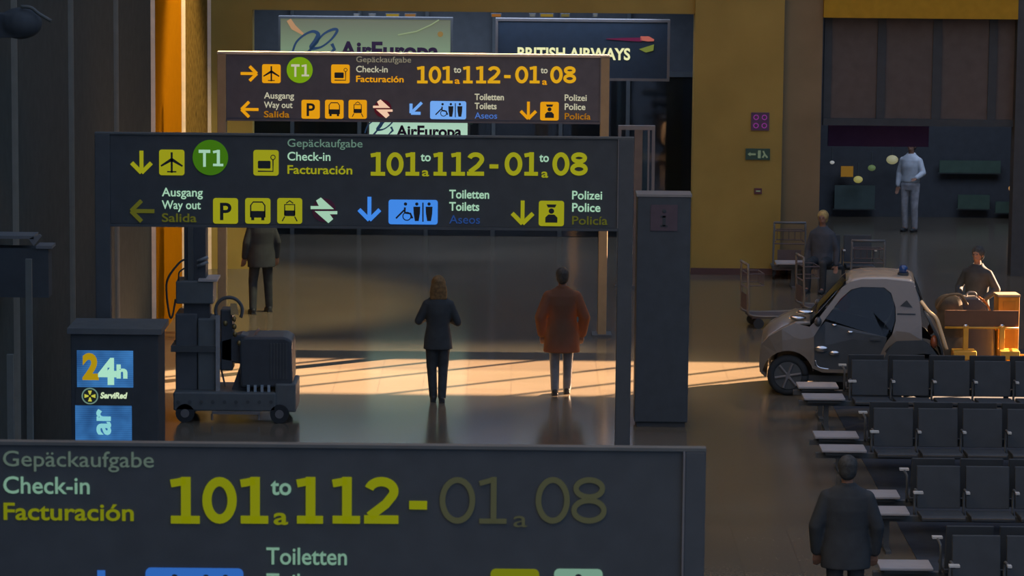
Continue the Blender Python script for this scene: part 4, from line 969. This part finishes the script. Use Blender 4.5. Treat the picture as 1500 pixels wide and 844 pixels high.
# ================================================================== BENCH ROWS
M_seat = mat('seat_black', (.040, .041, .042), .55, spec=.12)
M_tab = mat('table_laminate', (.36, .36, .35), .45, spec=.3)
M_pad = mat('armrest_pad', (.55, .58, .54), .3, spec=.5)
def bench(facing, n=5):
    t = thing('waiting_bench', 'x', 'bench'); f_ = facing            # f_=-1 faces the camera
    MB().box(-.05, .62+.52*n, -.04, .04, .30, .36).build('beam', M_dark, t)
    for x in (.3, .62+.52*(n-1)+.26-.26):
        lg = MB().box(x-.03, x+.03, -.03, .03, .03, .30).build('leg', M_dark, t)
        MB().box(x-.03, x+.03, -.28, .28, 0, .03).build('foot', M_dark, lg)
    tb = MB().box(0, .52, f_*.03-.20, f_*.03+.20, .40, .43).build('end_table', M_tab, t, bevel=.008)
    MB().box(.05, .47, f_*.03-.15, f_*.03+.15, .36, .40).build('bracket', M_dark, tb)
    sh_ = MB().prism([(0, 0)]*3, 0, 0) if False else None
    for i in range(n):
        x0 = .60+.52*i
        b = MB()
        pr = [(0, .40), (.42, .42), (.46, .40), (.46, .37), (0, .36)]
        vs = [(x, -f_*.10+f_*yy, z) for x in (x0+.03, x0+.49) for yy, z in pr]; k = len(pr)
        b.add(vs, [list(range(k)), list(range(k, 2*k))]+[[j, (j+1) % k, (j+1) % k+k, j+k] for j in range(k)])
        b.build('seat', M_seat, t, bevel=.008)
        b = MB(); pr = [(-.02, .42), (.03, .42), (-.06, .86), (-.10, .86)]
        vs = [(x, -f_*.12+f_*yy, z) for x in (x0+.03, x0+.49) for yy, z in pr]; k = 4
        b.add(vs, [list(range(k)), list(range(k, 2*k))]+[[j, (j+1) % k, (j+1) % k+k, j+k] for j in range(k)])
        b.build('backrest', M_seat, t, bevel=.008)
        MB().box(x0+.04, x0+.48, f_*.355-.006, f_*.355+.006, .395, .405).build('edge_strip', mat('edge_grey', (.13, .12, .10), .3, spec=.5), t)
    for i in range(n+1):
        x = .60+.52*i
        a = MB().tube(smooth([(x, -f_*.05, .36), (x, -f_*.06, .60), (x, f_*.02, .64), (x, f_*.26, .64)]), .014).build('armrest', M_dark, t, True)
        MB().box(x-(.05 if i == 0 else .02), x+(.05 if i == 0 else .02), f_*.24-.04, f_*.24+.04, .645, .665).build('pad', M_pad, a)
    return t
XB = 3.62
rows = [43.15, 39.5, 35.85, 32.25]
rn = ['pale end table, row nearest the car', 'pale end table, second row from the car', 'pale end table, row beside the dark jacketed person', 'pale end table, nearest row at lower right']
pb, pf = bench(1), bench(-1)
for i, y in enumerate(rows):
    for (pr, dy, wd) in ((pb, .42, 'facing away'), (pf, -.42, 'facing the camera')):
        o = pr if i == 0 else copy_tree(pr)
        o.location = (XB+(.08, -.02, .06, -.02)[i], y+dy, 0)
        tag(o, 'black bench %s, %s' % (wd, rn[i]), 'bench', 'back to back waiting benches')
# bench under the seated person
o = bench(-1, 2); g = G(1190, 422); o.location = (g.x-.62, g.y+.1, 0); tag(o, 'black bench under the seated fair haired person by the back wall', 'bench')

# ================================================================== SMALL THINGS ON THE LEFT
YL = 34.0
p = P(20, 20, YL)
t = thing('camera_housing', 'dark bulky ceiling camera housing with a pale arched arm at the top left corner', 'camera', P(30, 34, YL))
MB().ell((0, 0, 0), (.22, .2, .16)).box(-.3, .0, -.12, .12, -.14, .10).remesh('body', M_black, t, .02, 3)
MB().tube(smooth([(.02, -.1, .17), (.12, -.1, .16), (.2, -.1, .10), (.32, -.1, .03)]), .018).build('arm', mat('arm_grey', (.075, .07, .06), .5), t, True)
MB().box(XL-P(30, 34, YL).x, -.2, -.04, .04, -.05, .03).build('wall_bracket', M_dark, t)
g = P(48, 352, YL)
t = thing('wall_shelf', 'thin pale grey shelf stepping out from the left wall', 'shelf', (P(20, 350, YL).x, YL, P(20, 350, YL).z))
MB().box(-.3, .2, 0, .35, 0, .03).build('board', mat('shelf_grey', (.16, .165, .16), .5), t)
MB().box(.22, .38, .02, .3, -.1, -.07).build('step_board', MATS['shelf_grey'], t)
MB().prism([(.15, .0), (.26, .05), (.28, .03), (.2, -.07)], .0, .03).build('bracket', MATS['shelf_grey'], t)
MB().box(-.3, .34, .05, .3, -.6, -.1).build('case', M_black, t)
for k, (px, py) in enumerate(((42, 445), (15, 590))):
    Yp = (33.5, 31.5)[k]; c = P(px, py, Yp)
    t = thing('barrier_post', ('slim grey post below the wall shelf at far left', 'slim grey post at the left edge beside the nearest sign')[k], 'post', (c.x, Yp, 0))
    MB().box(-.03, .03, 0, .06, 0, P(px, (380, 520)[k], Yp).z).build('pole', mat('post_grey', (.10, .095, .08), .5), t)
    MB().disc((0, .03, .012), .14, 'z', .024, 20).build('base', M_dark, t)
